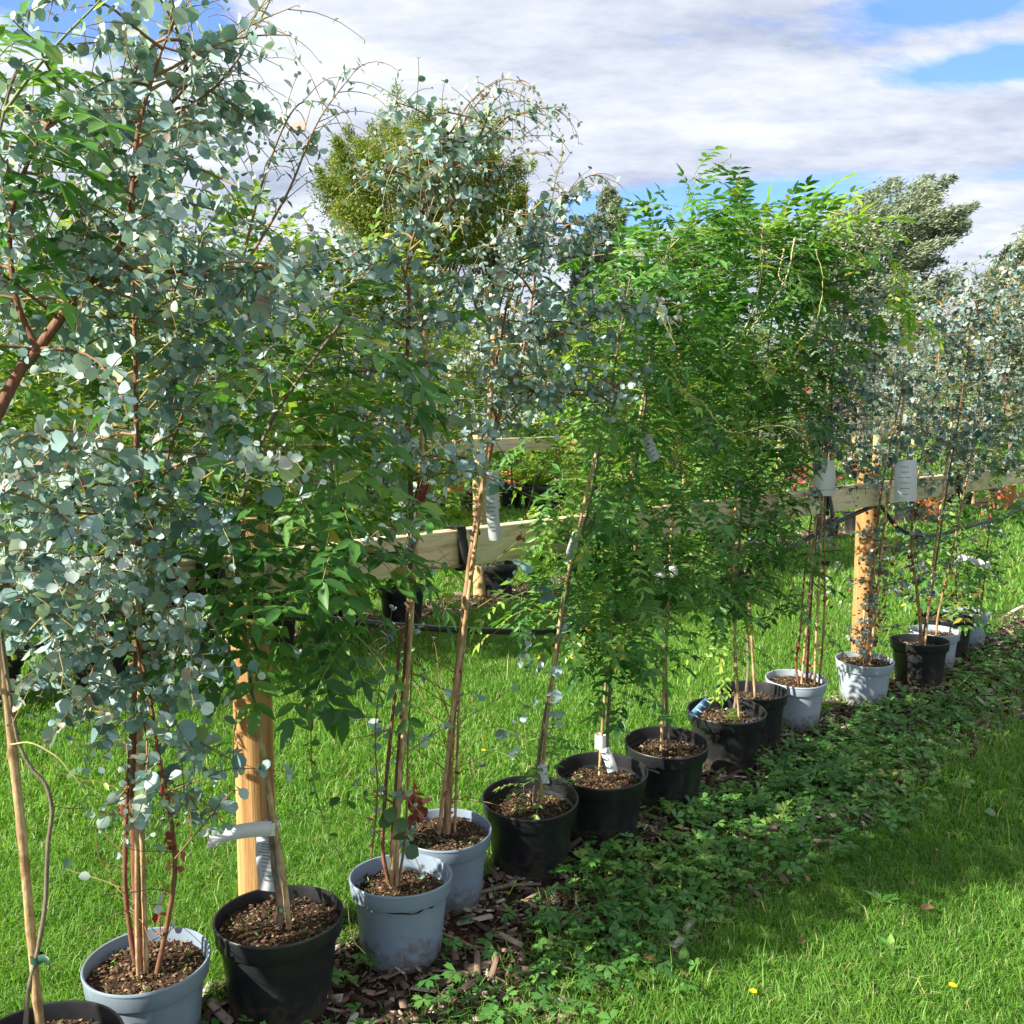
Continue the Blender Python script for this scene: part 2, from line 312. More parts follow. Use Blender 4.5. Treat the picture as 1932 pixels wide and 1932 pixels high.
def sq(x, y):                                         # row coordinates: s along the row, q towards the camera
    d = np.stack([np.asarray(x) - ROW0[0], np.asarray(y) - ROW0[1]], -1); return d @ RD, d @ RN
def fromsq(s, q):
    return ROW0[0] + s * RD[0] + q * RN[0], ROW0[1] + s * RD[1] + q * RN[1]
def wob(s, a=1.0, seed=0):
    return np.sin(s * 3.1 + seed) * .5 + np.sin(s * 7.3 + 1.7 * seed + 1) * .3 + np.sin(s * 15.1 + seed * 2.3) * .2
def strip(name, s0, s1, qa, qb, z, m):
    g = Geo(); ss = np.linspace(s0, s1, 160); nq = 8; V = []
    for s in ss:
        a = qa + .05 * wob(s, seed=2); b = qb + .10 * wob(s, seed=5)
        for q in np.linspace(a, b, nq):
            x, y = fromsq(s, q); V.append((x, y, z))
    i, j = np.meshgrid(np.arange(len(ss) - 1), np.arange(nq - 1)); k = (i * nq + j).ravel()
    g.add(V, np.stack([k, k + nq, k + nq + 1, k + 1], 1)); return tag(g.build(name, m), kind='structure')
strip('mulch_bed', -3.0, 12, -.22, .58, .004, M['mulch'])
strip('mulch_bed', -1.5, 18, -3.6, -3.0, .004, M['mulch'])

def patch(u, v, r):                                   # bare mulch patches seen between the weeds
    p = G(u, v); s, q = sq(p[0], p[1]); return float(s), float(q), r
BARE = [patch(760, 1880, .26), patch(900, 1760, .28), patch(990, 1690, .22), patch(930, 1850, .16), patch(690, 1930, .25), patch(1400, 1480, .16), patch(1560, 1350, .20),
        patch(1730, 1300, .30), patch(1230, 1580, .15), patch(1900, 1170, .45), patch(1090, 1730, .12), patch(560, 1935, .2), patch(1440,1420,.14)]
def bare(s, q):
    o = np.zeros_like(s)
    for a, b, r in BARE: o = np.maximum(o, np.exp(-(((s - a) ** 2 + ((q - b) * 1.3) ** 2) / r ** 2)))
    return o
def nz(s, q, f=1.0, k=0):
    return (np.sin(s * 5.3 * f + q * 2.1 * f + k) + np.sin(q * 8.7 * f - s * 3.3 * f + 2 * k) + np.sin(s * 11.9 * f + q * 9.1 * f + 3 * k)) / 3
def weedmask(s, q):
    edge = .74 - .06 * np.clip(s - 2, 0, 4) + .14 * wob(s, seed=1) - .22 * np.exp(-((s + .3) / .7) ** 2)
    m = np.clip((edge - q) / .45, 0, 1) * np.clip((q + .02) / .12, 0, 1)
    return m * (1 - .97 * np.clip(1.25 * bare(s, q), 0, 1)) * np.clip(.75 + .5 * nz(s, q, 1, .4), .2, 1) * (s > -3) * (s < 9)

# wood chips lying on the bed
def chips(name, N, s0, s1, qa, qb, keep, lab):
    g = Geo(); s = R.uniform(s0, s1, N); q = R.uniform(qa, qb, N); w = keep(s, q) > R.random(N); s, q = s[w], q[w]; N = len(s)
    x, y = fromsq(s, q); az = R.uniform(0, 2 * pi, N); til = R.normal(0, .25, N)
    D = np.stack([np.cos(az) * np.cos(til), np.sin(az) * np.cos(til), np.sin(til)], 1); Nn = unit(np.stack([R.normal(0, .35, N), R.normal(0, .35, N), np.ones(N)], 1))
    L = np.clip(R.lognormal(-3.75, .55, N), .008, .11); Wd = np.clip(L * R.uniform(.12, .5, N), .003, .022)
    t = T([(0, -.5, 0), (1, -.35, 0), (1, .4, 0), (0, .5, 0), (.03, -.45, .09), (.97, -.3, .07), (.95, .35, .07), (.02, .45, .09)],
          [(4, 5, 6, 7), (0, 1, 5, 4), (1, 2, 6, 5), (2, 3, 7, 6), (3, 0, 4, 7)])
    leaves(g, np.stack([x - D[:, 0] * L / 2, y - D[:, 1] * L / 2, R.uniform(.006, .022, N)], 1), D, Nn, L, Wd, t, 0)
    return tag(g.build(name, M['chips']), lab, 'wood chips', kind='stuff')
chips('wood_chips', 24000, -1.6, 8.0, -.22, .6, lambda s, q: np.clip(1.15 - 1.05 * weedmask(s, q), .1, 1) * np.where(s > 4, .8, 1), 'brown wood chip mulch scattered under the front row of pots')
chips('wood_chips', 5000, 1, 10, -3.6, -3.0, lambda s, q: s * 0 + 1, 'brown wood chip mulch under the second row of trees')

# creeping weeds in front of the pots
g = Geo(); N = 54000; s = R.uniform(-1.6, 8.5, N); q = R.uniform(-.1, 1.0, N)
w = weedmask(s, q) * np.clip(1 - (s - 2.5) * .25, .35, 1) > R.random(N) * 1.05; s, q = s[w], q[w]; N = len(s); x, y = fromsq(s, q)
h = .018 + .05 * R.random(N) ** 1.3 + .025 * np.clip(nz(s, q, 1.6, 1), 0, 1); az = R.uniform(0, 2 * pi, N)
D = np.stack([np.cos(az), np.sin(az), R.normal(.0, .25, N)], 1); Nn = np.stack([R.normal(0, .4, N), R.normal(0, .4, N), np.ones(N)], 1)
sz = R.uniform(.018, .044, N); leaves(g, np.stack([x, y, h], 1), D, Nn, sz, sz, BUTTER, 0, np.clip(R.normal(.42, .22, N) + .25 * nz(s, q, .8, 2), 0, 1))
for k in range(0, N, 5):                              # stalks
    a = np.array([x[k], y[k], h[k]]); b = a + np.array([R.normal(0, .02), R.normal(0, .02), -h[k]]); tube(g, [b, a], .0008, 3, 0, .8, False)
tag(g.build('ground_cover', M['weed']), 'dark green creeping weeds with lobed leaves in front of the pots', 'weeds', kind='stuff')

# grass blades
def blades(N, r0, r1, hw, h0, h1, wd, amax=radians(37)):
    az = R.uniform(-amax, amax, N); rr = np.sqrt(R.uniform(r0 ** 2, r1 ** 2, N)); x = rr * np.sin(az); y = rr * np.cos(az) - .15
    s, q = sq(x, y); front = np.clip((q + .12) / .05, 0, 1); wm = weedmask(s, q); bed = (q > -.16) & (q < .62 + .08 * wob(s, seed=3)); 
    pr = np.where(bed, .05 + .55 * np.clip((q - .18 - .12 * wob(s, seed=9)) / .35, 0, 1), 1.0) * (1 - .45 * wm) * (1 - .8 * bare(s, q))
    pr = np.where((q > -.2) & (q < -.10), .75, pr)
    bed2 = (np.abs(q + 3.3) < .26) & (s > 1); pr = np.where(bed2, .12, pr)
    keep = pr > R.random(N); x, y, s, q = x[keep], y[keep], s[keep], q[keep]; N = len(x)
    cl = nz(s, q, .55, 5) * .5 + nz(s, q, 1.9, 8) * .5
    h = R.uniform(h0, h1, N) * (1 + .35 * cl) * np.where(R.random(N) < .03, 1.7, 1); la = R.uniform(0, 2 * pi, N) + .8 * cl; lean = R.uniform(.2, 1.35, N)
    lx, ly = np.cos(la) * lean, np.sin(la) * lean; wa = R.uniform(0, 2 * pi, N); ww = wd * R.uniform(.6, 1.3, N)
    wx, wy = np.cos(wa) * ww / 2, np.sin(wa) * ww / 2; b = np.stack([x, y, np.zeros(N)], 1)
    def lev(t, k, z): return b + np.stack([lx * h * t + wx * k, ly * h * t + wy * k, h * z], 1)
    V = np.stack([lev(0, 1, 0), lev(0, -1, 0), lev(.35, -.8, .58), lev(.35, .8, .58), lev(.95, 0, .92 - .25 * 0)], 1)
    V[:, 4, 2] = h * np.clip(1.0 - .45 * lean, .3, 1)
    bb = (np.arange(N) * 5)[:, None]
    rnd = np.clip(R.normal(.42, .2, N) + .22 * cl, 0, .95); rnd = np.where(R.random(N) < .05, .99, rnd)
    return V.reshape(-1, 3), [bb + np.array([[0, 1, 2, 3]]), bb + np.array([[3, 2, 4]])], np.repeat(rnd, 5)
g = Geo()
for args in ((190000, 1.3, 3.6, 0, .032, .070, .0028), (210000, 3.6, 7.5, 0, .034, .072, .0046), (110000, 7.5, 15, 0, .04, .08, .011), (70000, 15, 42, 0, .05, .10, .035)):
    V, F, r_ = blades(*args); g.add(V, F, 0, r_)
V, F, r_ = blades(6000, 1.5, 8, 0, .07, .14, .0035); g.add(V, F, 0, r_)
tag(g.build('grass', M['grass']), 'bright green mown grass around and behind the potted trees', 'grass', kind='stuff')

# ------------------------------------------------------------------ fences the trees are tied to
def fence(label, posts, ztop, zbeam, span, m_post, m_rail, hgt=.115, rp=.052, front=.076):
    root = thing('rail_fence', label, 'fence', (posts[0][0], posts[0][1], 0)); off = root.location
    for (x, y, lx, ly) in posts:
        g = Geo(); zt = zbeam + .07
        zs = np.concatenate([np.linspace(-.15, zt - .012, 10), [zt]]); rr = np.full(11, rp) * R.uniform(.985, 1.015, 11); rr[-1] = rp * .84
        tube(g, np.stack([x + lx * zs, y + ly * zs, zs], 1), rr, 28, 0, .5)
        o = g.build('post', m_post, root, off, False)
        for p in o.data.polygons: p.use_smooth = abs(p.normal.z) < .6
        b = Geo(); c = np.array([x + RN[0] * (front + .024), y + RN[1] * (front + .024), zbeam - hgt / 2]); tube(b, [c, c + np.array([RN[0], RN[1], 0]) * .008], [.011, .008], 6)
        b.build('bolt', M['zinc'], o, off)
    for (a, b_, z0, z1) in span:
        g = Geo(); pa = np.array([a[0] + RN[0] * front, a[1] + RN[1] * front, z0 - hgt / 2]); pb = np.array([b_[0] + RN[0] * front, b_[1] + RN[1] * front, z1 - hgt / 2])
        d = (pb - pa) / 2 * .9985; nn = np.array([RN[0], RN[1], 0]) * .0225; up = np.array([0, 0, hgt / 2])
        obox(g, (pa + pb) / 2, d, nn, up)
        o = g.build('rail', m_rail, root, off)
        bv = o.modifiers.new('bevel', 'BEVEL'); bv.width = .004; bv.segments = 2
    return root
p1 = W(479, 1400, 2.53)[:2]; p2 = W(1632, 1050, 4.95)[:2]; fd = (p2 - p1)
P = [p1 - fd, p1, p2, p2 + fd, p2 + 2 * fd]
fence('pale timber rail on thick orange-brown round posts just behind the front row of potted trees',
      [(p[0], p[1], 0, 0) for p in P], 1.1, 1.115, [(P[k], P[k + 1], 1.11, 1.11) for k in range(4)], M['post'], M['rail'])
r2 = W(905, 1000, 7.5)[:2]; d2 = RD * 3.6
P2 = [r2 + k * d2 for k in range(-2, 5)]
fence('second timber rail on straw-coloured posts, across the grass behind the front row', [(p[0], p[1], 0, 0) for p in P2], 1.25, 1.25,
      [(P2[k], P2[k + 1], 1.25, 1.25) for k in range(6)], M['postgrey'], M['rail'], .10)
P3 = [r2 - RN * 5.0 + RD * (3 + 3.6 * k) for k in range(-4, 6)]
fence('third and farthest timber rail, mostly hidden among the shrubs', [(p[0], p[1], 0, 0) for p in P3], 1.3, 1.3,
      [(P3[k], P3[k + 1], 1.3, 1.3) for k in range(9)], M['postgrey'], M['rail'], .11)

FN = np.array([RN[0], RN[1], 0.0]); FD = np.array([fd[0], fd[1], 0]) / np.linalg.norm(fd)
def onfence(u, v, q=0.0, base=None):                  # picture position -> point on the upright plane of the front fence
    b = np.array([*(p1 if base is None else base), 0]) + FN * q; d = ray(u, v); o = np.array([0, 0, CAM_H])
    nrm = np.cross(FD, [0, 0, 1]) if base is None else np.cross(np.array([*RD, 0]), [0, 0, 1])
    t = ((b - o) @ nrm) / (d @ nrm); return o + d * t
def hose(pts, r, label):
    g = Geo(); tube(g, smoothline(pts, 70), r, 10); o = g.build('hose', M['hose'], smooth=True); tag(o, label, 'hose', 'black water hoses'); return o
hose([onfence(u, v, .075) for u, v in ((-200, 1262), (0, 1228), (160, 1212), (330, 1168), (480, 1160), (620, 1169), (760, 1182), (900, 1190), (1060, 1191), (1190, 1168), (1310, 1118), (1440, 1062), (1570, 990), (1662, 948))], .011,
     'black hose sagging along the front fence between its orange posts')
hose([onfence(u, v, .075) for u, v in ((1662, 954), (1700, 1000), (1760, 1010), (1840, 990), (1935, 957), (2050, 900))], .011, 'black hose running right from the far orange post of the front fence')
hose([onfence(u, v, .06, r2) for u, v in ((740, 845), (850, 870), (925, 897), (985, 930), (1060, 962), (1140, 972), (1260, 960))], .012, 'thin black hose drooping below the second fence by its straw-coloured post')

# black tree ties looped round the front rail
def tie(u, label, tail=.12, skew=.0, w=.016):
    c = onfence(u, 1000, .076); c[2] = 1.11 - .0575; e = .030; k = .066
    pts = [c + FN * e + [0, 0, k], c + FN * e - [0, 0, k], c - FN * e - [0, 0, k], c - FN * e + [0, 0, k], c + FN * e + [0, 0, k]]
    pts[1] = pts[1] + FD * skew; pts[2] = pts[2] + FD * skew
    P_ = []
    for a, b in zip(pts[:-1], pts[1:]): P_ += [a * (1 - t) + b * t for t in (0, .25, .5, .75)]
    P_.append(pts[-1]); P_ = np.array(P_); g = Geo(); band(g, P_, FD * w, .004)
    f = np.array([c + FN * (e + .006) + [0, 0, .03], c + FN * (e + .02) - [0, 0, .03], c + FN * (e + .026) + FD * skew * 1.3 - [0, 0, .06 + tail * .5], c + FN * (e + .018) + FD * skew * 1.6 - [0, 0, .06 + tail]])
    band(g, smoothline(f, 10), FD * w, .004)
    return tag(g.build('tree_tie', M['rubber']), label, 'tree tie', 'black rubber straps on the front rail')
tie(300, 'slanting black rubber strap on the rail left of the near post, leftmost of three', .05, .06, .017)
tie(366, 'black strap hanging straight over the rail, middle of three left of the near post', .14, .0, .013)
tie(398, 'black rubber strap nearest the near post on its left, tail hanging below rail', .12, -.01, .012)
tie(858, 'wide black strap round the rail behind the tan trunk in the second grey pot', .0, .01, .016)
tie(1105, 'black strap hanging off the rail beside the twisted pale stem', .10, .0, .014)
tie(1168, 'black rubber strap on the rail right beside the leafy green climber', .12, -.03, .016)
tie(1548, 'black strap on the rail behind the canes left of the far post', .02, .0, .014)
tie(1792, 'black strap on the rail to the right of the far orange post', .04, .03, .014)

# ------------------------------------------------------------------ pots
def rot_x(a): return np.array([[1, 0, 0], [0, cos(a), -sin(a)], [0, sin(a), cos(a)]])
def pot(root, x, y, D, h, tilt, m, soil=.045, seg=56, detail=True, holes_=False):
    r = D / 2; g = Geo()
    prof = [(0, .004), (.70 * r, .004), (.735 * r, 0), (.755 * r, .004), (.765 * r, .012), (.885 * r, h * .775), (.89 * r, h * .79), (.955 * r, h * .80), (.965 * r, h * .81), (.985 * r, h * .965),
            (1.0 * r, h * .972), (1.0 * r, h * .992), (.99 * r, h), (.965 * r, h * .995), (.955 * r, h * .97), (.935 * r, h * .815), (.875 * r, h * .79), (.84 * r, h * .5), (0, h * .45)]
    lathe(g, prof, seg)
    a = radians(-tilt); RX = rot_x(a); base = np.array([x, y, 0.0]); lift = abs(sin(a)) * .74 * r
    def place(V): return np.asarray(V) @ RX.T + base + [0, 0, lift * .35]
    g.V = [place(v) for v in g.V]
    o = g.build('pot', m, root, root.location); dm = o.data
    for p in dm.polygons: p.use_smooth = True
    dm.set_sharp_from_angle(angle=radians(40))
    c = Geo(); nr, ns = 9, 40; V = []; rs = .925 * r if soil < h * .19 else .865 * r
    zs = h - soil
    for i in range(nr + 1):
        for j in range(ns):
            aa = 2 * pi * j / ns; q = i / nr
            V.append((rs * q * cos(aa), rs * q * sin(aa), zs + .006 * sin(5 * q + 3 * aa + x * 9) * q + R.normal(0, .003) - .006 * q * q))
    F = [[i * ns + j, i * ns + (j + 1) % ns, (i + 1) * ns + (j + 1) % ns, (i + 1) * ns + j] for i in range(nr) for j in range(ns)]
    F = [[f[0], f[3], f[2], f[1]] for f in F]
    c.add(place(V), np.array(F), 0, .5)
    if detail:
        N = 1100; q = np.sqrt(R.random(N)) * rs * .97; aa = R.uniform(0, 2 * pi, N); L = np.clip(R.lognormal(-5.25, .5, N), .002, .016)
        az = R.uniform(0, 2 * pi, N); Pp = place(np.stack([q * np.cos(aa), q * np.sin(aa), zs + R.uniform(.001, .008, N) - .004 * (q / rs) ** 2], 1))
        t = T([(0, -.5, 0), (1, -.4, .05), (1, .4, 0), (0, .5, .1), (.5, 0, .35)], [(0, 1, 4), (1, 2, 4), (2, 3, 4), (3, 0, 4)])
        leaves(c, Pp, np.stack([np.cos(az), np.sin(az), R.normal(0, .3, N)], 1), np.tile([0, 0, 1.], (N, 1)) + R.normal(0, .3, (N, 3)), L, L * R.uniform(.3, .8, N), t, 1)
        N = 40; q = np.sqrt(R.random(N)) * rs * .9; aa = R.uniform(0, 2 * pi, N)
        leaves(c, place(np.stack([q * np.cos(aa), q * np.sin(aa), np.full(N, zs + .003)], 1)), np.stack([R.normal(0, .7, N), R.normal(0, .7, N), R.uniform(.2, 1, N)], 1), R.normal(0, 1, (N, 3)), R.uniform(.006, .02, N), R.uniform(.003, .008, N), RHOMB, 2)
    c.build('compost', [M['compost'], M['bits'], M['weed']], root, root.location)
    return place, zs, r, h

# ------------------------------------------------------------------ foliage
def opp(gl, pts, spacing, size, mat=0, tmpl=ROUND, asp=.9, taper=.45, t0=.1, droop=.0, rng=R):
    L = np.linalg.norm(np.diff(pts, axis=0), axis=1).sum(); n = max(1, int(L * (1 - t0) / spacing)); ts = np.linspace(t0, 1, n)
    P_, Dt = along(pts, ts); ph = rng.uniform(0, pi) + np.arange(n) * pi / 2 + rng.normal(0, .25, n)
    up = np.where(np.abs(Dt[:, 2:3]) < .9, np.array([[0, 0, 1.0]]), np.array([[1.0, 0, 0]])); a = unit(np.cross(Dt, up)); b = np.cross(Dt, a)
    sv = np.cos(ph)[:, None] * a + np.sin(ph)[:, None] * b
    P2_ = np.concatenate([P_, P_]); D = np.concatenate([sv, -sv]) + .4 * np.concatenate([Dt, Dt]) + rng.normal(0, .22, (2 * n, 3)) - [0, 0, droop]
    N = np.concatenate([Dt, Dt]) * .8 + np.array([0, 0, .35]) + rng.normal(0, .38, (2 * n, 3))
    sz = size * np.clip(rng.lognormal(-.18, .28, 2 * n), .42, 1.5) * (1 - taper * np.concatenate([ts, ts])); k = rng.random(2 * n) < .93
    leaves(gl, P2_[k], D[k], N[k], sz[k], sz[k] * asp * rng.uniform(.85, 1.12, k.sum()), tmpl, mat)
def eu(gw, gl, pts, n, L, t0=.2, t1=1.0, elev=(.2, 1.0), droop=.7, size=.034, tw=6, twl=(.07, .17), bias=(0, 0, 0), sp=.026, bl=.25, asp=.9, tmpl=ROUND, mat=0, tipmat=1, rt=.0035, wood=1, arc=None):
    g0 = R.uniform(0, 2 * pi)
    for k in range(n):
        t = t0 + (t1 - t0) * (k + R.random()) / n; p, d = along(pts, [t]); az = g0 + k * 2.4 + R.normal(0, .3)
        if arc: az = R.uniform(*arc)
        Lk = (L(t) if callable(L) else L) * R.uniform(.55, 1.2)
        b = curve(p[0], np.array([cos(az), sin(az), R.uniform(*elev)]) + np.array(bias), Lk, 7, droop, .28); tube(gw, b, np.linspace(rt, .0011, 8), 5, wood, R.random(), False)
        opp(gl, b, sp, size, mat, tmpl, asp, .5, bl)
        for m in range(tw):
            q = R.uniform(.2, .98); pp, dd = along(b, [q]); td = dd[0] * .7 + R.normal(0, .65, 3) + [0, 0, .12]
            c = curve(pp[0], td, R.uniform(*twl), 4, .5, .25); tube(gw, c, [.0014, .0013, .0011, .001, .0007], 3, wood, R.random(), False)
            opp(gl, c, sp * .85, size * .85, tipmat if R.random() < .22 else mat, tmpl, asp, .55, .12)
def whip(gw, gl, pts, n=10, L=.14, size=.02, mat=1, r=.003, asp=.45, tmpl=LANCE, sp=.03):
    pts = smoothline(pts, 26); tube(gw, pts, np.linspace(r, .0008, 26), 5, 1, .3, False); opp(gl, pts, sp * 1.2, size, mat, tmpl, asp, .3, .3)
    for k in range(n):
        t = .15 + .85 * (k + R.random()) / n; p, d = along(pts, [t])
        c = curve(p[0], d[0] + R.normal(0, .75, 3) * [1, 1, .6], L * R.uniform(.5, 1.25), 6, 1.1, .25); tube(gw, c, np.linspace(.0013, .0006, 7), 3, 1, R.random(), False)
        opp(gl, c, sp, size, mat, tmpl, asp, .4, .15, .35)
def pinn(gl, gw, p, d, L, npair, ll, mat=0, droop=.8, asp=.42, tmpl=LEAFLET, wood=1):
    ra = curve(p, d, L, 5, droop, .12); tube(gw, ra, [.0011, .001, .0009, .0008, .0007, .0006], 3, wood, R.random(), False)
    ts = np.linspace(.28, .97, npair); P_, Dt = along(ra, ts); sd = unit(np.cross(Dt, [0, 0, 1.0]) + 1e-4)
    q = np.concatenate; base = R.random(); n = 2 * npair + 1
    Pq = q([P_, P_, ra[-1:]]); D = q([sd + Dt * .55, -sd + Dt * .55, Dt[-1:]]) + [0, 0, -.12] + R.normal(0, .18, (n, 3))
    N = np.cross(q([sd, sd, sd[-1:]]), q([Dt, Dt, Dt[-1:]])); N = N * np.sign(N[:, 2:3] + 1e-6) + R.normal(0, .25, (n, 3))
    l = ll * R.uniform(.75, 1.1, n) * q([np.linspace(.8, 1, npair)] * 2 + [np.array([1.15])])
    leaves(gl, Pq, D, N, l, l * asp, tmpl, mat, np.clip(base * .8 + R.normal(.08, .1, n), 0, 1))
def wi(gw, gl, pts, n, L, t0=.2, t1=1.0, elev=(-.1, .8), droop=1.0, leaf=.2, ll=.052, npair=5, per=5, bias=(0, 0, 0), mat=0, asp=.42, rt=.0028, tmpl=LEAFLET, wood=1):
    g0 = R.uniform(0, 2 * pi)
    for k in range(n):
        t = t0 + (t1 - t0) * (k + R.random()) / n; p, d = along(pts, [t]); az = g0 + k * 2.4 + R.normal(0, .35)
        Lk = (L(t) if callable(L) else L) * R.uniform(.4, 1.15)
        b = curve(p[0], np.array([cos(az), sin(az), R.uniform(*elev)]) + np.array(bias), Lk, 6, droop, .3); tube(gw, b, np.linspace(rt, .001, 7), 4, wood, R.random(), False)
        for m in range(per):
            q = R.uniform(.15, 1.0); pp, dd = along(b, [q]); ld = dd[0] * .6 + unit(R.normal(0, 1, 3)) * .8 + [0, 0, .3]
            pinn(gl, gw, pp[0], ld, leaf * R.uniform(.7, 1.2), npair if R.random() < .6 else npair - 1, ll * R.uniform(.8, 1.15), mat if not isinstance(mat, tuple) else mat[int(R.random() < .2)], .55, asp, tmpl, wood)

# ------------------------------------------------------------------ the potted trees of the front row
def PL(y, pts, n=26, dy=0.0):                         # picture polyline at depth y -> smooth 3-D line
    m = len(pts); return smoothline([W(u, v, y + dy * k / max(1, m - 1)) for k, (u, v) in enumerate(pts)], n)
GREY, BLACK, SUNLIT_GREY = 'grey_pot', 'black_pot', 'sunlit_grey_pot'
class Tree:
    def __init__(s, kind, label, x, y, D, h, tilt, pm, soil=.045, detail=True):
        s.root = thing('potted_' + kind, label, 'potted tree', (x, y, 0), 'potted trees in the front row'); s.y = y
        pot(s.root, x, y, D, h, tilt, M[pm], soil, 56, detail); s.gw = Geo(); s.gl = Geo(); s.off = s.root.location; s.zs = h - soil
    def stem(s, pts, r0, r1, bark=0, sides=9, knots=True):
        n = len(pts); r = np.linspace(r0, r1, n)
        if knots: r = r * (1 + .10 * np.sin(np.arange(n) * 2.1) * R.random(n))
        tube(s.gw, pts, r, sides, bark, .5); return pts
    def cane(s, pts, r=.0065):
        g = Geo(); p = np.asarray(pts); n = len(p); rr = np.full(n, r); rr[4::6] *= 1.18; tube(g, p, rr, 8); g.build('bamboo_cane', M['cane'], s.root, s.off, True)
    def done(s, wood, leaf, wname='trunk', lname='foliage'):
        if s.gw.n: s.gw.build(wname, [M[w] for w in wood], s.root, s.off, True)
        if s.gl.n: s.gl.build(lname, [M[l] for l in leaf], s.root, s.off)
    def dead(s, gl, pts, n, spread, size=.022, mat=2):
        P_, D = along(pts, R.random(n)); leaves(gl, P_ + R.normal(0, spread, (n, 3)), R.normal(0, 1, (n, 3)) - [0, 0, .7], R.normal(0, 1, (n, 3)), size * R.uniform(.6, 1.3, n), size * .8 * R.uniform(.6, 1.2, n), ROUND, mat, R.random(n))
    def ring(s, p, r, m, hh=.008, name='stem_tie'):
        g = Geo(); p = np.asarray(p, float); g.add(*_ring(p, r, hh)); g.build(name, M[m], s.root, s.off, True)
def _ring(p, r, hh):
    a = np.linspace(0, 2 * pi, 14, endpoint=False); V = []
    for z in (-hh, hh):
        V += [(p[0] + r * cos(t), p[1] + r * sin(t), p[2] + z) for t in a]
    j = np.arange(14); k = (j + 1) % 14
    return np.array(V), np.stack([j, k, k + 14, j + 14], 1)
def card(tr, pts, half, thick=.0012, m='white', lines=0, name='plant_label', lw=.7):     # a bent plastic label along pts
    g = Geo(); pts = smoothline(pts, 12); half = np.asarray(half, float); band(g, pts, half, thick, 0)
    t = np.gradient(pts, axis=0); nn = unit(np.cross(t, half)); fc = np.array([0, -1.0, .2]); sg = np.sign(nn @ fc)[:, None]
    for k in range(lines):
        q = .18 + .66 * k / max(1, lines - 1); p, d = along(pts, [q]); i = int(q * 11); w = half * lw * R.uniform(.5, 1.0); o = nn[i] * sg[i] * (thick * .5 + .0008)
        c = p[0] + o - half * lw * .15; e = d[0] * .0016; g.add([c - w - e, c + w - e, c + w + e, c - w + e], [[0, 1, 2, 3]], 1)
    return g.build(name, [M[m], M['ink']], tr.root, tr.off)
EW = ('bark_tan', 'twig', 'bark_red'); EL = ('euc', 'euctip', 'dead', 'eucold')
WW = ('bark_grey', 'greenstem', 'vine'); WL = ('wist', 'wistnew', 'dead', 'wistdark')

# silver gum whose pot stands outside the frame on the left
t = Tree('silver_gum', 'silver gum sapling at the far left edge with a thick red-brown stem slanting up', -1.22, 1.62, .28, .225, 0, GREY, detail=False)
a = t.stem(smoothline([(-1.22, 1.62, .17), (-1.2, 1.63, .6), (-1.12, 1.68, .98), W(0, 770, 1.78), W(75, 655, 1.80), W(150, 555, 1.82), W(235, 448, 1.84), W(252, 340, 1.85), W(262, 240, 1.86), W(300, 110, 1.88), W(330, 40, 1.9)], 44), .016, .0012, 2)
eu(t.gw, t.gl, a, 34, lambda q: .34 - .16 * max(0, q - .6) / .4, .36, .98, (.1, .8), .8, .038, 5, (.06, .15), sp=.032, asp=.92)
b = PL(1.80, [(70, 660), (30, 560), (20, 420), (60, 290), (120, 190)], 20); t.stem(b, .006, .0025, 2); eu(t.gw, t.gl, b, 12, .2, .2, 1, (.1, .9), .7, .034, 4, sp=.03)
b = PL(1.82, [(150, 555), (260, 520), (400, 510), (540, 500)], 16); t.stem(b, .004, .0015, 2); eu(t.gw, t.gl, b, 12, .16, .1, 1, (-.1, .8), .7, .036, 5, sp=.03)
for (p0, p1_, p2_) in (((-60, 980), (80, 1060), (190, 1110)), ((-60, 1060), (60, 1130), (150, 1160)), ((-50, 900), (60, 940), (170, 1010)), ((-40, 1000), (20, 1110), (50, 1190)), ((-60, 860), (40, 820), (150, 850))):
    q = PL(1.72, [p0, p1_, p2_], 12); tube(t.gw, q, np.linspace(.0028, .001, 12), 5, 1, .4); opp(t.gl, q, .028, .04, 0, ROUND, .92, .4, .15); eu(t.gw, t.gl, q, 8, .08, .15, 1, (-.3, .6), .7, .038, 2, sp=.028)
t.done(EW, EL)

# climber in the black pot, bottom left corner
t = Tree('climber', 'climber twisting up a bent cane in the black pot at the bottom left corner', -.915, 1.765, .314, .24, -1, BLACK, .036)
t.cane(PL(1.77, [(78, 1960), (62, 1800), (40, 1560), (18, 1370), (0, 1210), (-30, 1000), (-40, 700)], 50), .0085)
a = t.stem(PL(1.765, [(48, 1950), (52, 1880), (60, 1840), (72, 1790), (86, 1700), (90, 1600), (98, 1530), (86, 1480), (60, 1450), (35, 1400), (22, 1330), (2, 1200), (-25, 950), (-35, 700), (-25, 400), (10, 200), (40, 110)], 60), .0048, .0025, 0, 7)
wi(t.gw, t.gl, a, 14, .17, .80, 1.0, (-.1, .8), 1.0, .20, .052, 5, 3, (-.15, 0, .1), 0)
for (u, v, du, dv) in ((30, 180, 60, 20), (20, 230, 70, 45), (5, 150, 80, -30), (0, 300, 55, 20), (-10, 90, 70, 20)):
    p = W(u, v, 1.78); pinn(t.gl, t.gw, p, W(u + du, v + dv, 1.74) - p, .2, 4, .062, 0, .5)
pts = PL(1.76, [(10, 210), (60, 140), (120, 70), (180, 10), (240, -60)], 14); tube(t.gw, pts, np.linspace(.0035, .001, 14), 6, 1, .3)
leaves(t.gl, [W(85, 68, 1.75)], [[0.02, 0, -1]], [[.2, -1, .2]], .052, .026, LEAFLET, 0, np.array([.4]))
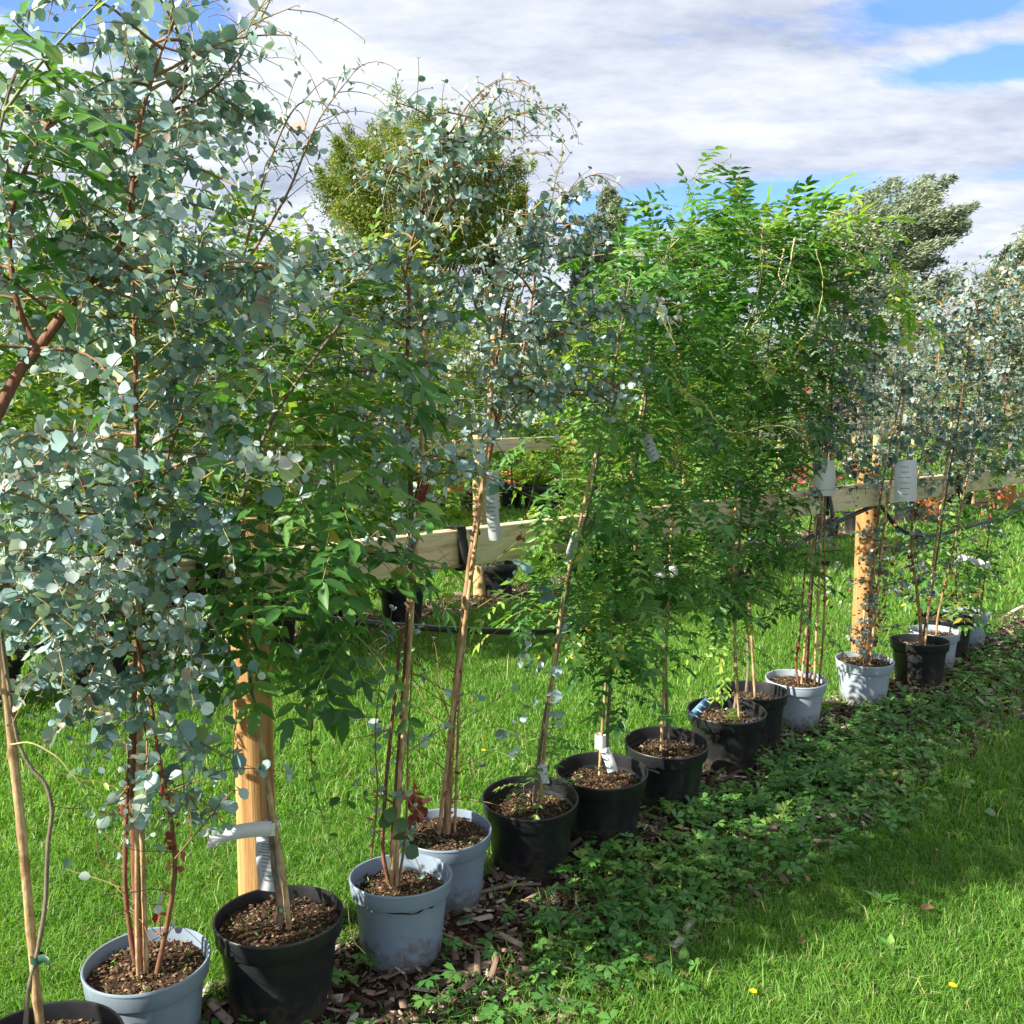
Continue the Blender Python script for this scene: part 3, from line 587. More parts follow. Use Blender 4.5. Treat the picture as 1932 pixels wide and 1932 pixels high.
leaves(t.gl, [W(150, 30, 1.75), W(175, 20, 1.75), W(210, -10, 1.75)], [[.3, 0, -.8], [.5, -.2, .2], [.6, 0, -.4]], [[0, -1, .3]] * 3, [.03, .04, .035], [.006, .008, .007], LANCE, 1)
b = PL(1.75, [(20, 1405), (60, 1402), (110, 1430), (135, 1460), (160, 1480)], 16); tube(t.gw, b, np.linspace(.0022, .001, 16), 5, 2)
for q in (.7, .8, .9, .98):
    p, d = along(b, [q]); pinn(t.gl, t.gw, p[0], d[0] + R.normal(0, .6, 3), .07, 3, .022, 1, .6)
t.ring(W(70, 1808, 1.765), .012, 'green_tie', .007); card(t, [W(72, 1810, 1.755), W(84, 1808, 1.74), W(94, 1816, 1.73)], [0, .0, .008], m='green_tie', name='stem_tie')
t.done(WW, WL)

# silver gum, first grey pot
t = Tree('silver_gum', 'large silver gum in the nearest grey pot, beside the bottom left black pot', -.832, 2.102, .278, .225, -.5, GREY, .028)
y = 2.10
a = t.stem(PL(y, [(268, 1862), (262, 1750), (254, 1600), (252, 1430), (258, 1270), (262, 1100), (258, 900), (256, 690), (252, 520), (268, 330), (320, 190), (380, 90)], 44), .0115, .0012, 2)
b = t.stem(PL(y + .01, [(262, 1850), (246, 1760), (236, 1660), (240, 1500), (250, 1350), (262, 1200), (285, 1000), (330, 820), (380, 700)], 34), .0065, .002, 2)
c = t.stem(PL(y - .02, [(296, 1838), (316, 1740), (330, 1640), (322, 1540), (300, 1430), (280, 1300), (230, 1100), (170, 950), (110, 800)], 34), .0062, .002, 2)
t.cane(PL(y - .015, [(277, 1862), (272, 1700), (266, 1500), (264, 1290), (262, 1050)], 40), .0058); t.cane(PL(y - .03, [(262, 1872), (259, 1780), (258, 1600), (262, 1350)], 40), .0045)
eu(t.gw, t.gl, a, 58, lambda q: .17 + .26 * min(1, max(0, q - .34) / .12) - .12 * max(0, q - .72) / .28, .36, .99, (-.05, .7), .9, .043, 6, (.06, .16), sp=.031)
eu(t.gw, t.gl, b, 16, .26, .42, 1, (-.3, .5), 1.0, .044, 5, (.06, .15), sp=.031); eu(t.gw, t.gl, c, 16, .26, .42, 1, (-.2, .5), 1.0, .044, 5, (.06, .15), sp=.031)
for (u0, v0, u1, v1, u2, v2) in ((262, 1000, 420, 880, 545, 865), (262, 930, 380, 860, 490, 935), (258, 760, 400, 600, 575, 545), (256, 800, 370, 690, 520, 700),  (262, 1020, 240, 980, 232, 1090), (258, 720, 400, 650, 560, 600), (258, 700, 430, 560, 590, 500),
                                 (265, 1250, 330, 1230, 415, 1275), (268, 1200, 150, 1230, 60, 1290), (262, 1150, 120, 1090, 40, 1110), (262, 900, 130, 840, 40, 900), (255, 600, 430, 520, 620, 470), (262, 1300, 200, 1290, 130, 1340), (262, 1180, 150, 1150, 30, 1200), (262, 1050, 130, 1010, 10, 1040), (255, 1230, 120, 1240, 10, 1300),  (258, 980, 130, 950, 20, 980), (262, 1280, 330, 1290, 380, 1330), (262, 1240, 180, 1220, 100, 1250)):
    q = PL(y, [(u0, v0), (u1, v1), (u2, v2)], 14, -R.uniform(.1, .35)); tube(t.gw, q, np.linspace(.003, .0011, 14), 5, 1, R.uniform(.2, 1)); opp(t.gl, q, .032, .038, 0, ROUND, .92, .4, .25)
    for k in range(8):
        p, d = along(q, [R.uniform(.25, 1)]); cc = curve(p[0], d[0] + R.normal(0, .6, 3), R.uniform(.05, .13), 4, .5, .2); tube(t.gw, cc, .0009, 3, 1, R.random(), False); opp(t.gl, cc, .026, .034, 0 if R.random() < .75 else 1, ROUND, .85, .5)
q = PL(y - .12, [(300, 1500), (380, 1470), (440, 1450), (540, 1455)], 12); tube(t.gw, q, np.linspace(.002, .0008, 12), 4, 1, .1); opp(t.gl, q, .03, .04, 0, ROUND, .95, .3, .4); opp(t.gl, q, .035, .036, 0, ROUND, .95, .3, .5)
q = PL(y - .10, [(330, 1620), (380, 1560), (430, 1500), (450, 1490)], 12); tube(t.gw, q, np.linspace(.002, .0008, 12), 4, 1, .1); opp(t.gl, q, .03, .036, 0, ROUND, .95, .3, .6)
whip(t.gw, t.gl, [W(320, 200, y), W(400, 110, y - .03), (W(470, 50, y - .05)), W(560, 10, y - .08)], 9, .16, .022, 1, sp=.04)
whip(t.gw, t.gl, [W(300, 240, y), W(420, 150, y), W(500, 20, y), W(530, -60, y)], 12, .18, .024, 1, .004, sp=.04)
whip(t.gw, t.gl, [W(330, 170, y), W(360, 90, y - .02), W(350, 20, y), W(380, -40, y)], 9, .15, .022, 1, sp=.04)
whip(t.gw, t.gl, [W(450, 520, y + .1), W(540, 370, y + .1), W(600, 230, y + .1), W(680, 120, y + .1)], 14, .16, .026, 0, .004, .38, sp=.035)
whip(t.gw, t.gl, [W(460, 480, y), W(500, 330, y), W(560, 200, y), W(640, 200, y - .05)], 10, .15, .026, 0, .0035, .45, sp=.04)
for k in range(26):                                    # bare side twigs low on the stems
    p, d = along((a, b, c)[k % 3], [R.uniform(.05, .36)]); q = curve(p[0], unit(R.normal(0, 1, 3) * [1, 1, .35]) + [0, 0, .15], R.uniform(.08, .26), 7, -.3, .3); tube(t.gw, q, np.linspace(.0014, .0006, 8), 4, 1, R.uniform(0, .5), False)
    if k % 3 == 0: opp(t.gl, q, .05, .026, 0, ROUND, .9, .3, .6)
t.dead(t.gl, c[4:16], 22, .010, .024); t.dead(t.gl, a[:14], 8, .015, .02)
t.done(EW, EL)

# climber, first black pot by the near post
t = Tree('climber', 'leafy green climber in the big black pot in front of the near orange post', -.571, 2.264, .314, .24, 1.5, BLACK, .03)
y = 2.26
t.cane(PL(y - .012, [(546, 1752), (534, 1650), (512, 1520), (486, 1360), (466, 1220), (450, 1120)], 44), .0072)
a = t.stem(PL(y, [(527, 1752), (528, 1700), (515, 1620), (508, 1500), (492, 1400), (478, 1310), (462, 1200), (452, 1110), (444, 1040), (462, 920), (510, 800), (560, 720), (620, 640), (680, 560)], 44), .0085, .003, 0)
wi(t.gw, t.gl, a, 26, lambda q: .20 + .1 * q, .55, 1.0, (-.3, .5), 1.3, .24, .060, 4, 4, (.42, -.1, 0), (0, 3), .46)
for (u0, v0, u1, v1, ln, k) in ((455, 1130, 420, 1290, .22, 4), (470, 1200, 470, 1330, .2, 4), (560, 1150, 620, 1330, .26, 5), (600, 1130, 660, 1380, .27, 5), (560, 1000, 700, 1100, .28, 5), (560, 900, 700, 1000, .3, 5), (580, 830, 690, 900, .26, 4), (540, 1020, 640, 1130, .26, 4), (600, 780, 720, 850, .26, 4), (455, 1120, 340, 1240, .26, 4), (470, 1080, 300, 1280, .3, 5), (620, 900, 760, 980, .26, 5), (640, 1050, 770, 1080, .22, 6)):
    p = W(u0, v0, y - .05); pinn(t.gl, t.gw, p, W(u1, v1, y - .18) - p + [0, 0, .1], ln, k, R.uniform(.06, .082), (0, 3)[int(R.random() < .5)], .7, .45)
for k in range(34):
    u0 = R.uniform(455, 740); v0 = R.uniform(880, 1250) if u0 > 545 else R.uniform(900, 1090); dy = R.uniform(.0, .24); p = W(u0, v0, y - dy)
    pinn(t.gl, t.gw, p, [R.normal(.35, .5), R.normal(-.3, .4), R.normal(-.15, .35)], R.uniform(.18, .27), int(R.integers(4, 6)), R.uniform(.048, .066), (0, 3)[int(R.random() < .75)], .9, .40)
for (p0, p1_, p2_) in (((470, 900), (580, 960), (700, 1080)), ((450, 1030), (560, 1100), (640, 1260)), ((500, 820), (620, 900), (740, 960))):
    tube(t.gw, PL(y - .08, [p0, p1_, p2_], 14), np.linspace(.003, .001, 14), 5, 1, .2)
b = PL(y - .1, [(586, 1370), (592, 1480), (620, 1570), (650, 1640), (662, 1760), (690, 1800)], 18); tube(t.gw, b, np.linspace(.0016, .0009, 18), 4, 1, .2); opp(t.gl, b[:10], .03, .026, 3, ROUND, .7, .2, .1)
q = PL(y - .12, [(600, 1530), (660, 1510), (720, 1500)], 10); tube(t.gw, q, .0009, 3, 1, .2); opp(t.gl, q, .028, .03, 3, ROUND, .7, .2, .2)
g = Geo(); tube(g, PL(y - .1, [(580, 1290), (583, 1345), (588, 1378)], 8), [.003, .007, .008, .007, .008, .007, .006, .002], 7); g.build('seed_pod', M['bark_red'], t.root, t.off, True)
t.ring(W(537, 1712, y), .016, 'green_tie', .005)
p = W(508, 1562, y - .02); card(t, [p + [.004, -.004, 0], W(470, 1566, y - .03), W(430, 1574, y - .035), W(392, 1590, y - .05)], [.003, .004, .0175], m='white', name='plant_label')
t.ring(W(513, 1560, y - .005), .0175, 'white', .016, 'label_wrap')
card(t, [W(506, 1580, y + .012), W(505, 1620, y + .0), W(512, 1682, y - .005)], [.027, .004, -.006], m='clear', lines=11)
t.done(WW, WL)

# silver gum, second grey pot
t = Tree('silver_gum', 'silver gum with several straight tan stems in the second grey pot, left-leaning rim', -.299, 2.494, .278, .225, 3.0, GREY, .04)
y = 2.49
a = t.stem(PL(y, [(742, 1668), (742, 1600), (750, 1480), (760, 1340), (770, 1180), (776, 1000), (772, 860), (768, 700), (772, 560), (766, 500), (800, 380), (806, 310), (830, 270), (860, 240)], 44), .0105, .0014, 2)
b = t.stem(PL(y, [(734, 1668), (722, 1600), (728, 1480), (742, 1340), (758, 1180)], 22), .006, .004, 2)
c = t.stem(PL(y + .01, [(768, 500), (800, 430), (830, 340), (870, 300), (910, 260), (950, 225)], 22), .0045, .0015, 1)
d_ = t.stem(PL(y + .01, [(752, 1668), (766, 1560), (770, 1400), (778, 1250)], 20), .004, .002, 1)
t.cane(PL(y - .014, [(748, 1672), (750, 1560), (760, 1400), (774, 1200), (790, 950), (802, 700), (800, 600)], 44), .006); t.cane(PL(y - .02, [(738, 1672), (742, 1600), (752, 1500), (766, 1300)], 30), .006)
eu(t.gw, t.gl, a, 46, lambda q: .25 - .1 * max(0, q - .6) / .4, .38, .98, (.05, .8), .8, .036, 5, (.06, .14), sp=.031)
eu(t.gw, t.gl, c, 12, .15, .2, 1, (.1, .9), .7, .03, 4, sp=.03); eu(t.gw, t.gl, a, 9, .15, .08, .36, (.1, .8), .4, .034, 2, sp=.05, bl=.4, bias=(-.1, -.2, 0))
for (p0, p1_, p2_) in (((772, 600), (840, 590), (930, 585)), ((770, 620), (720, 600), (650, 640)), ((772, 560), (700, 500), (620, 470)), ((775, 760), (700, 780), (650, 850)), ((776, 940), (700, 900), (640, 930)), ((776, 900), (850, 860), (880, 900))):
    q = PL(y, [p0, p1_, p2_], 12, -.1); tube(t.gw, q, np.linspace(.003, .001, 12), 5, 1, .2); opp(t.gl, q, .03, .036, 0, ROUND, .92, .4, .25); eu(t.gw, t.gl, q, 6, .09, .2, 1, (-.2, .6), .6, .033, 2, sp=.03)
whip(t.gw, t.gl, [W(800, 430, y), W(860, 260, y), W(930, 170, y), W(1010, 190, y - .05)], 10, .13, .022, 1, asp=.6, sp=.032)
whip(t.gw, t.gl, [W(830, 420, y), W(900, 300, y), (W(970, 220, y)), W(1060, 200, y - .05)], 11, .12, .022, 1, asp=.65, sp=.03)
whip(t.gw, t.gl, [W(830, 440, y), W(900, 380, y), W(960, 300, y), W(1040, 285, y - .05)], 10, .11, .022, 1, asp=.65, sp=.03)
whip(t.gw, t.gl, [W(850, 250, y), W(890, 190, y), W(950, 150, y), W(1005, 165, y - .05)], 10, .12, .02, 1, asp=.6, sp=.032)
card(t, [W(800, 905, y - .03), W(796, 925, y - .035), W(788, 950, y - .03)], [.016, .004, .006], m='darkred')
for (u, v) in ((755, 1585), (770, 1560), (735, 1560), (765, 1600), (750, 1540)):
    leaves(t.gl, [W(u, v, y - .04)], [[R.normal(0, .5), -.2, R.normal(-.3, .5)]], [[.1, -1, .3]], .042, .042, ROUND, 3, np.array([.25]))
b2 = PL(y - .05, [(700, 1620), (712, 1500), (708, 1380), (722, 1250), (740, 1150)], 16); tube(t.gw, b2, np.linspace(.0025, .001, 16), 4, 1, .1); opp(t.gl, b2, .05, .032, 0, ROUND, .95, .2, .1)
q = PL(y - .05, [(735, 1600), (700, 1560), (650, 1540), (600, 1500)], 10); tube(t.gw, q, .001, 3, 1, 0); t.dead(t.gl, b2, 8, .010, .016); t.dead(t.gl, a[:12], 8, .016, .018)
t.done(EW, EL)

# silver gum, third grey pot
t = Tree('silver_gum', 'silver gum on a single thick trunk in the third grey pot, many bare twigs', -.2, 2.80, .28, .225, -2, GREY, .025)
y = 2.80
a = t.stem(PL(y, [(842, 1572), (846, 1500), (852, 1380), (866, 1240), (884, 1080), (908, 930), (935, 810), (962, 730), (985, 670), (1000, 590), (1010, 520), (1030, 450), (1055, 390)], 44), .0125, .0014, 0)
b = t.stem(PL(y, [(938, 800), (925, 740), (945, 640), (960, 560), (990, 470), (1010, 380)], 20), .005, .002, 2)
c = t.stem(PL(y, [(985, 670), (1030, 640), (1080, 620), (1160, 590), (1205, 575)], 18), .004, .0015, 2)
e = t.stem(PL(y, [(962, 745), (1040, 735), (1110, 745), (1190, 720)], 16), .0035, .0015, 2)
t.cane(PL(y - .02, [(828, 1572), (842, 1450), (862, 1280), (890, 1080), (912, 900), (928, 720), (935, 560)], 44), .006); t.cane(PL(y + .01, [(858, 1570), (862, 1450), (868, 1300), (880, 1180)], 30), .004)
eu(t.gw, t.gl, a, 44, lambda q: .24 - .1 * max(0, q - .75) / .25, .47, 1, (.0, .8), .8, .034, 5, (.06, .14), sp=.03)
for s_, n_ in ((b, 10), (c, 12), (e, 11)): eu(t.gw, t.gl, s_, n_ + 6, .15, .15, 1, (-.2, .8), .7, .033, 4, (.05, .12), sp=.029)
for k in range(30):
    p, d = along(a, [R.uniform(.04, .42)]); q = curve(p[0], unit(R.normal(0, 1, 3) * [1, .8, .3]) + [0, 0, .75], R.uniform(.14, .36), 8, -.1, .22); tube(t.gw, q, np.linspace(.0017, .0007, 9), 4, 1, R.uniform(.1, .9), False)
    if k % 2 == 0: opp(t.gl, q, .03, .03, 0, ROUND, .92, .3, .72)
for (u, v) in ((1010, 1190), (1030, 1140), (1000, 1040), (1040, 1300), (1020, 1320), (940, 1370), (1060, 1280), (990, 1250), (1050, 1210)):
    q = curve(W(u, v, y - .05), [R.normal(0, .5), -.2, R.normal(.2, .5)], .1, 4, .4, .3); tube(t.gw, q, .0009, 3, 1, .5, False); opp(t.gl, q, .022, .034, 0, ROUND, .92, .3, .1)
whip(t.gw, t.gl, [W(1040, 420, y), W(1075, 360, y), W(1120, 330, y), W(1165, 345, y)], 8, .1, .02, 1, asp=.7, sp=.03)
whip(t.gw, t.gl, [W(1020, 450, y), W(1040, 380, y), W(1050, 330, y), W(1062, 290, y)], 8, .1, .02, 1, asp=.7, sp=.03)
t.dead(t.gl, a[:18], 14, .018, .018)
card(t, [W(930, 890, y - .05), W(929, 960, y - .06), W(935, 1020, y - .055)], [.018, .003, 0], m='clear', lines=12)
t.ring(W(896, 1005, y), .016, 'rubber', .006)
g = Geo(); pts = PL(y - .06, [(1015, 870), (1002, 940), (985, 985), (984, 1020)], 10); tube(g, pts, .0009, 4, 1); leaves(g, along(pts, [.5, .8, .9, .97])[0], R.normal(0, .4, (4, 3)) - [0, 0, 1], R.normal(0, 1, (4, 3)), .022, .018, ROUND, 0); g.build('dead_sprig', [M['dead'], M['twig']], t.root, t.off)
g = t.gl; leaves(g, W(790, 1515, y - .02) + R.normal(0, .018, (26, 3)), R.normal(0, .6, (26, 3)) - [0, 0, .7], R.normal(0, 1, (26, 3)), .035, .03, ROUND, 2)
t.done(EW, EL)

# three climbers in black pots
def climber(label, x, y, D, tilt, st, ca, n, L, t0, mat=0, ll=.05, soil=.05, per=5, bias=(0, 0, 0), r=.007, leaf=.19, elev=(-.15, .9), npair=6, extra=None):
    t = Tree('climber', label, x, y, D, .24, tilt, BLACK, soil)
    a = t.stem(PL(y, st, 40), r, .0028, 0); t.cane(PL(y - .014, ca, 40), .0052)
    wi(t.gw, t.gl, a, n, L, t0, 1, elev, .8, leaf, ll * .92, npair, per, bias, mat, .36)
    if extra: extra(t, y, a)
    t.done(WW, WL); return t
def ex6(t, y, a):
    card(t, [W(1024, 1442, y - .03), W(1026, 1462, y - .03), W(1030, 1478, y - .03)], [.012, .002, 0], m='white'); t.ring(W(1021, 1450, y - .005), .013, 'white', .012, 'label_wrap')
    card(t, [W(1090, 1000, y - .05), W(1080, 1030, y - .06), W(1073, 1058, y - .06)], [.016, .003, .006], m='clear', lines=8)
    wi(t.gw, t.gl, a, 7, .1, .04, .14, (0, .6), .8, .12, .026, 5, 3, (-.3, 0, .2), 0)
climber('climber with a twisting pale stem in the black pot just right of the grey ones', .058, 3.014, .31, -4.5,
        [(1008, 1512), (1014, 1450), (1030, 1340), (1048, 1250), (1060, 1170), (1078, 1080), (1100, 1000), (1118, 930), (1130, 850), (1148, 770), (1160, 690), (1175, 600), (1190, 520)],
        [(1020, 1512), (1028, 1400), (1046, 1250), (1068, 1100), (1100, 960), (1130, 830)], 28, lambda q: .14 + .16 * q, .28, (0, 1), .05, extra=ex6, bias=(.12, 0, 0))
def ex7(t, y, a):
    t.ring(W(1133, 1398, y), .02, 'white', .024, 'label_wrap'); card(t, [W(1140, 1412, y - .015), W(1150, 1435, y - .035), W(1156, 1456, y - .05)], [.017, .004, .004], m='white', lines=2)
    card(t, [W(1215, 815, y - .08), W(1224, 840, y - .09), W(1238, 868, y - .09)], [.016, .004, .01], m='clear', lines=6)
    wi(t.gw, t.gl, a, 14, .20, .19, .48, (-.3, .4), 1, .17, .048, 5, 5, (-.12, -.1, 0), (0, 3), .38)
    for k in range(7):
        p, d = along(a, [R.uniform(.72, .98)]); pinn(t.gl, t.gw, p[0], [R.normal(0, .5), -.4, 1.0], .22, 6, .05, 0, .6)
climber('dense climber in the black pot with a white label wrapped round its stem', .308, 3.24, .317, -2.5,
        [(1148, 1462), (1146, 1380), (1152, 1280), (1160, 1180), (1165, 1100), (1180, 980), (1205, 850), (1218, 760), (1225, 690), (1238, 600), (1250, 520), (1262, 460)],
        [(1131, 1462), (1136, 1380), (1146, 1250), (1160, 1100), (1190, 900), (1215, 740)], 44, lambda q: .19 + .15 * min(1, q * 1.4), .16, 0, .058, extra=ex7, per=6, leaf=.2, bias=(0, -.05, .05))
def ex8(t, y, a):
    whip(t.gw, t.gl, [W(1280, 420, y), W(1300, 360, y), W(1330, 325, y), W(1378, 298, y)], 3, .06, .02, 1, .002)
    for (u, v, du, dv) in ((1290, 400, 30, -60), (1280, 390, -50, -20), (1290, 350, 40, -40), (1300, 340, 60, -10), (1270, 420, -80, 10), (1310, 330, 20, -35)):
        p = W(u, v, y - .02); pinn(t.gl, t.gw, p, W(u + du, v + dv, y - .08) - p, .16, 5, .046, 0, .5)
    card(t, [W(1240, 1075, y - .1), W(1244, 1092, y - .11), (W(1240, 1110, y - .11))], [.022, .004, .006], m='white')
    card(t, [W(1268, 1068, y - .05), W(1272, 1082, y - .06), W(1268, 1096, y - .06)], [.014, .004, .003], m='white', lines=2)
climber('tall climber with the highest leafy tip, in the black pot with bare orange bark chips', .575, 3.527, .313, -3,
        [(1262, 1412), (1258, 1340), (1256, 1240), (1262, 1120), (1268, 1000), (1275, 860), (1282, 740), (1285, 650), (1288, 560), (1285, 490), (1290, 440)],
        [(1247, 1416), (1252, 1300), (1258, 1150), (1268, 980), (1278, 800), (1282, 640)], 46, lambda q: .13 + .20 * min(1, max(0, q - .15) * 2) - .12 * max(0, q - .85) / .15, .32, (0, 3), .056, extra=ex8, per=6, bias=(0, -.05, 0))
def ex9(t, y, a):
    card(t, [W(1306, 1352, y - .09), W(1322, 1335, y - .09), W(1338, 1320, y - .09)], [.015, .004, -.011], m='bluelabel')
    g = Geo()
    for k in range(4):
        c = W(1311 + 8 * k, 1350 - 9 * k, y - .094); g.add([c + np.array(v) for v in ((-.013, 0, .006), (-.010, 0, .010), (.012, 0, -.004), (.009, 0, -.008))], [[0, 1, 2, 3]])
    g.build('label_stripes', M['white'], t.root, t.off)
    for (u, v, du, dv) in ((1385, 1345, -30, 25), (1388, 1342, -5, 40), (1390, 1340, -55, 5)):
        p = W(u, v, y - .1); leaves(t.gl, [p], [W(u + du, v + dv, y - .18) - p], [[0, -.6, 1]], .06, .024, LEAFLET, 1, np.array([.8]))
    wi(t.gw, t.gl, a, 9, .16, .20, .42, (-.3, .5), 1, .17, .046, 5, 4, (-.3, .1, 0), (1, 0), .38)
    marks(t, [[(1401, 1359), (1404, 1364)], [(1413, 1356), (1409, 1361), (1407, 1367), (1410, 1371), (1413, 1367), (1411, 1364), (1408, 1366)], [(1425, 1357), (1419, 1357), (1417, 1361), (1416, 1366), (1419, 1370), (1422, 1366), (1420, 1362), (1417, 1364)]], x0=.884, y0=3.927, r=.162)
    vines(t, y)
def marks(t, strokes, x0, y0, r, m='chalk'):
    for st in strokes:
        g = Geo(); pts = []
        for (u, v) in st:
            d = ray(u, v); o = np.array([0, 0, CAM_H]); c = np.array([x0, y0])             # onto the upright cylinder of the rim
            A = d[0] ** 2 + d[1] ** 2; B = 2 * (-(c[0]) * d[0] - c[1] * d[1]); C_ = c @ c - (r + .002) ** 2; tt = (-B - math.sqrt(max(0, B * B - 4 * A * C_))) / (2 * A); pts.append(o + d * tt)
        tube(g, smoothline(pts, 14) if len(pts) > 2 else pts, .0014, 5); g.build('pen_mark', M[m], t.root, t.off)
def vines(t, y):
    g = Geo()
    for pts, r in (([(1440, 470), (1432, 540), (1405, 620), (1362, 660), (1345, 690), (1290, 740), (1250, 770)], .003), ([(1500, 450), (1480, 530), (1440, 590), (1400, 640), (1365, 665)], .003),
                   ([(1360, 650), (1375, 672), (1420, 680), (1470, 672), (1520, 630), (1545, 590), (1552, 520), (1538, 470)], .0028), ([(1222, 735), (1265, 733), (1300, 745), (1330, 765), (1352, 795), (1372, 812), (1400, 816), (1430, 806), (1470, 803), (1500, 812), (1525, 838)], .0036),
                   ([(1265, 733), (1300, 752), (1335, 762)], .003), ([(1480, 470), (1470, 520), (1490, 545)], .003)):
        pl = PL(y - (.80 if pts[0][0] < 1300 else .55) - R.uniform(0, .05), pts, 60); pl = pl + R.normal(0, .0012, pl.shape); rr = np.linspace(r * .95, r * .4, 60); rr[::9] *= 1.35; tube(g, pl, rr, 6)
    g.build('vine_shoot', M['vine'], t.root, t.off, True)
climber('dark green climber with looping yellow vine shoots, pot marked in blue pen', .884, 3.915, .322, -3,
        [(1384, 1345), (1390, 1300), (1386, 1220), (1390, 1120), (1398, 980), (1408, 840), (1418, 700), (1428, 580), (1436, 480), (1440, 430)],
        [(1394, 1352), (1390, 1280), (1386, 1180), (1384, 1060), (1390, 900)], 50, lambda q: .09 + .29 * min(1, max(0, q - .22) * 2) - .1 * max(0, q - .9) / .1, .34, (3, 0), .062, extra=ex9, per=6, bias=(.05, 0, 0))
def ex10(t, y, a):
    for k in range(36):
        p, d = along(a, [R.uniform(.84, 1.0)]); pinn(t.gl, t.gw, p[0] + R.normal(0, .1, 3) * [1.3, 1, .5], [R.normal(.35, .7), R.normal(0, .6), .7], .24, 5, .07, 1, .9)
    b = PL(y - .1, [(1500, 410), (1560, 400), (1620, 420), (1660, 460), (1690, 520), (1715, 560), (1735, 590)], 24); tube(t.gw, b, np.linspace(.004, .0015, 24), 5, 2)
    for q in np.linspace(.1, 1, 13):
        p, d = along(b, [q]); pinn(t.gl, t.gw, p[0], d[0] + R.normal(0, .5, 3) + [0, 0, .5 - .6 * q], .15, 5, .052, 1, .8)
    card(t, [W(1411, 1012, y - .1), W(1420, 1020, y - .11), W(1428, 1030, y - .11)], [.016, .004, .012], m='white', lines=2)
    b = PL(y - .1, [(1440, 1080), (1480, 1090), (1510, 1120), (1520, 1170)], 14); tube(t.gw, b, .002, 4, 1)
    for q in np.linspace(.1, 1, 8):
        p, d = along(b, [q]); pinn(t.gl, t.gw, p[0], R.normal(0, .6, 3) + [0.2, -.3, -.1], .2, 6, .05, 3, .8)
climber('climber with bright green top leaning right, in the black pot beside a sunlit grey one', 1.061, 4.191, .313, 1,
        [(1408, 1305), (1412, 1250), (1408, 1150), (1412, 1000), (1430, 820), (1450, 650), (1470, 520), (1490, 430)],
        [(1424, 1312), (1420, 1240), (1414, 1120), (1410, 960)], 46, lambda q: .10 + .29 * min(1, max(0, q - .25) * 2), .36, (3, 0), .062, extra=ex10, per=6, bias=(.12, 0, 0))

# silver gums in the sunlit grey pots farther along
ED = ('eucdark', 'euctip', 'dead', 'eucold')
t = Tree('silver_gum', 'silver gum of thin stems and yellow canes, sunlit pot left of the far post', 1.324, 4.438, .281, .225, -2.5, SUNLIT_GREY, .03)
y = 4.44
a = t.stem(PL(y, [(1506, 1290), (1502, 1250), (1510, 1190), (1516, 1100), (1530, 980), (1550, 860), (1566, 740), (1576, 640)], 34), .006, .002, 2)
b = t.stem(PL(y, [(1522, 1292), (1526, 1200), (1535, 1060), (1548, 930), (1566, 820), (1572, 700), (1590, 600), (1600, 540)], 34), .0075, .002, 2)
c = t.stem(PL(y, [(1545, 1290), (1552, 1220), (1556, 1120), (1556, 980), (1568, 860), (1600, 760), (1640, 650), (1660, 570)], 34), .0055, .002, 0)
for q in ([(1536, 1294), (1540, 1200), (1546, 1080), (1552, 940), (1560, 820)], [(1512, 1290), (1522, 1180), (1534, 1040), (1548, 900)]): t.cane(PL(y - .02, q, 34), .0055)
eu(t.gw, t.gl, a, 22, .22, .52, 1, (0, .9), .6, .036, 5, (.06, .15), sp=.034); eu(t.gw, t.gl, b, 24, .26, .5, 1, (0, .9), .6, .036, 5, (.06, .15), sp=.034); eu(t.gw, t.gl, c, 24, .28, .5, 1, (0, .9), .6, .036, 5, (.06, .15), sp=.034)
t.dead(t.gl, c[2:18], 22, .022, .024); t.dead(t.gl, a[2:12], 14, .022, .024)
card(t, [W(1552, 868, y - .06), W(1556, 900, y - .065), W(1553, 936, y - .06)], [.052, .01, 0], m='white')
t.ring(W(1553, 1062, y), .03, 'rubber', .006); t.done(EW, ED)

t = Tree('silver_gum', 'small silver gum with red dead leaves in the sunlit pot below the far post', 1.769, 4.787, .283, .225, -2, SUNLIT_GREY, .025)
y = 4.79
a = t.stem(PL(y, [(1628, 1252), (1632, 1200), (1642, 1120), (1652, 1020), (1664, 920), (1682, 830), (1700, 740), (1712, 640)], 30), .008, .0025, 0)
b = t.stem(PL(y - .02, [(1636, 1252), (1650, 1180), (1656, 1100), (1662, 1010)], 16), .005, .0015, 2)
t.cane(PL(y - .03, [(1622, 1254), (1626, 1200), (1634, 1120)], 14), .006); t.cane(PL(y - .02, [(1640, 1254), (1654, 1140), (1672, 960), (1690, 860), (1710, 720)], 30), .007)
eu(t.gw, t.gl, a, 20, .14, .02, .5, (0, .9), .4, .028, 4, (.04, .10), sp=.026); eu(t.gw, t.gl, b, 10, .14, .1, 1, (0, .9), .4, .028, 4, (.04, .1), sp=.026)
eu(t.gw, t.gl, a, 26, .28, .55, 1, (0, .9), .5, .036, 5, (.06, .15), sp=.034)
t.dead(t.gl, a[4:17], 130, .045, .022); t.dead(t.gl, b[4:], 40, .05, .022)
q = PL(y - .1, [(1600, 1150), (1560, 1110), (1575, 1060), (1600, 1100)], 10); opp(t.gl, q, .03, .026, 1, ROUND, .9, .2, .1)
card(t, [W(1708, 868, y - .12), W(1709, 905, y - .13), W(1708, 946, y - .12)], [.058, .008, 0], m='white', lines=6, lw=.6)
t.done(EW, ED)

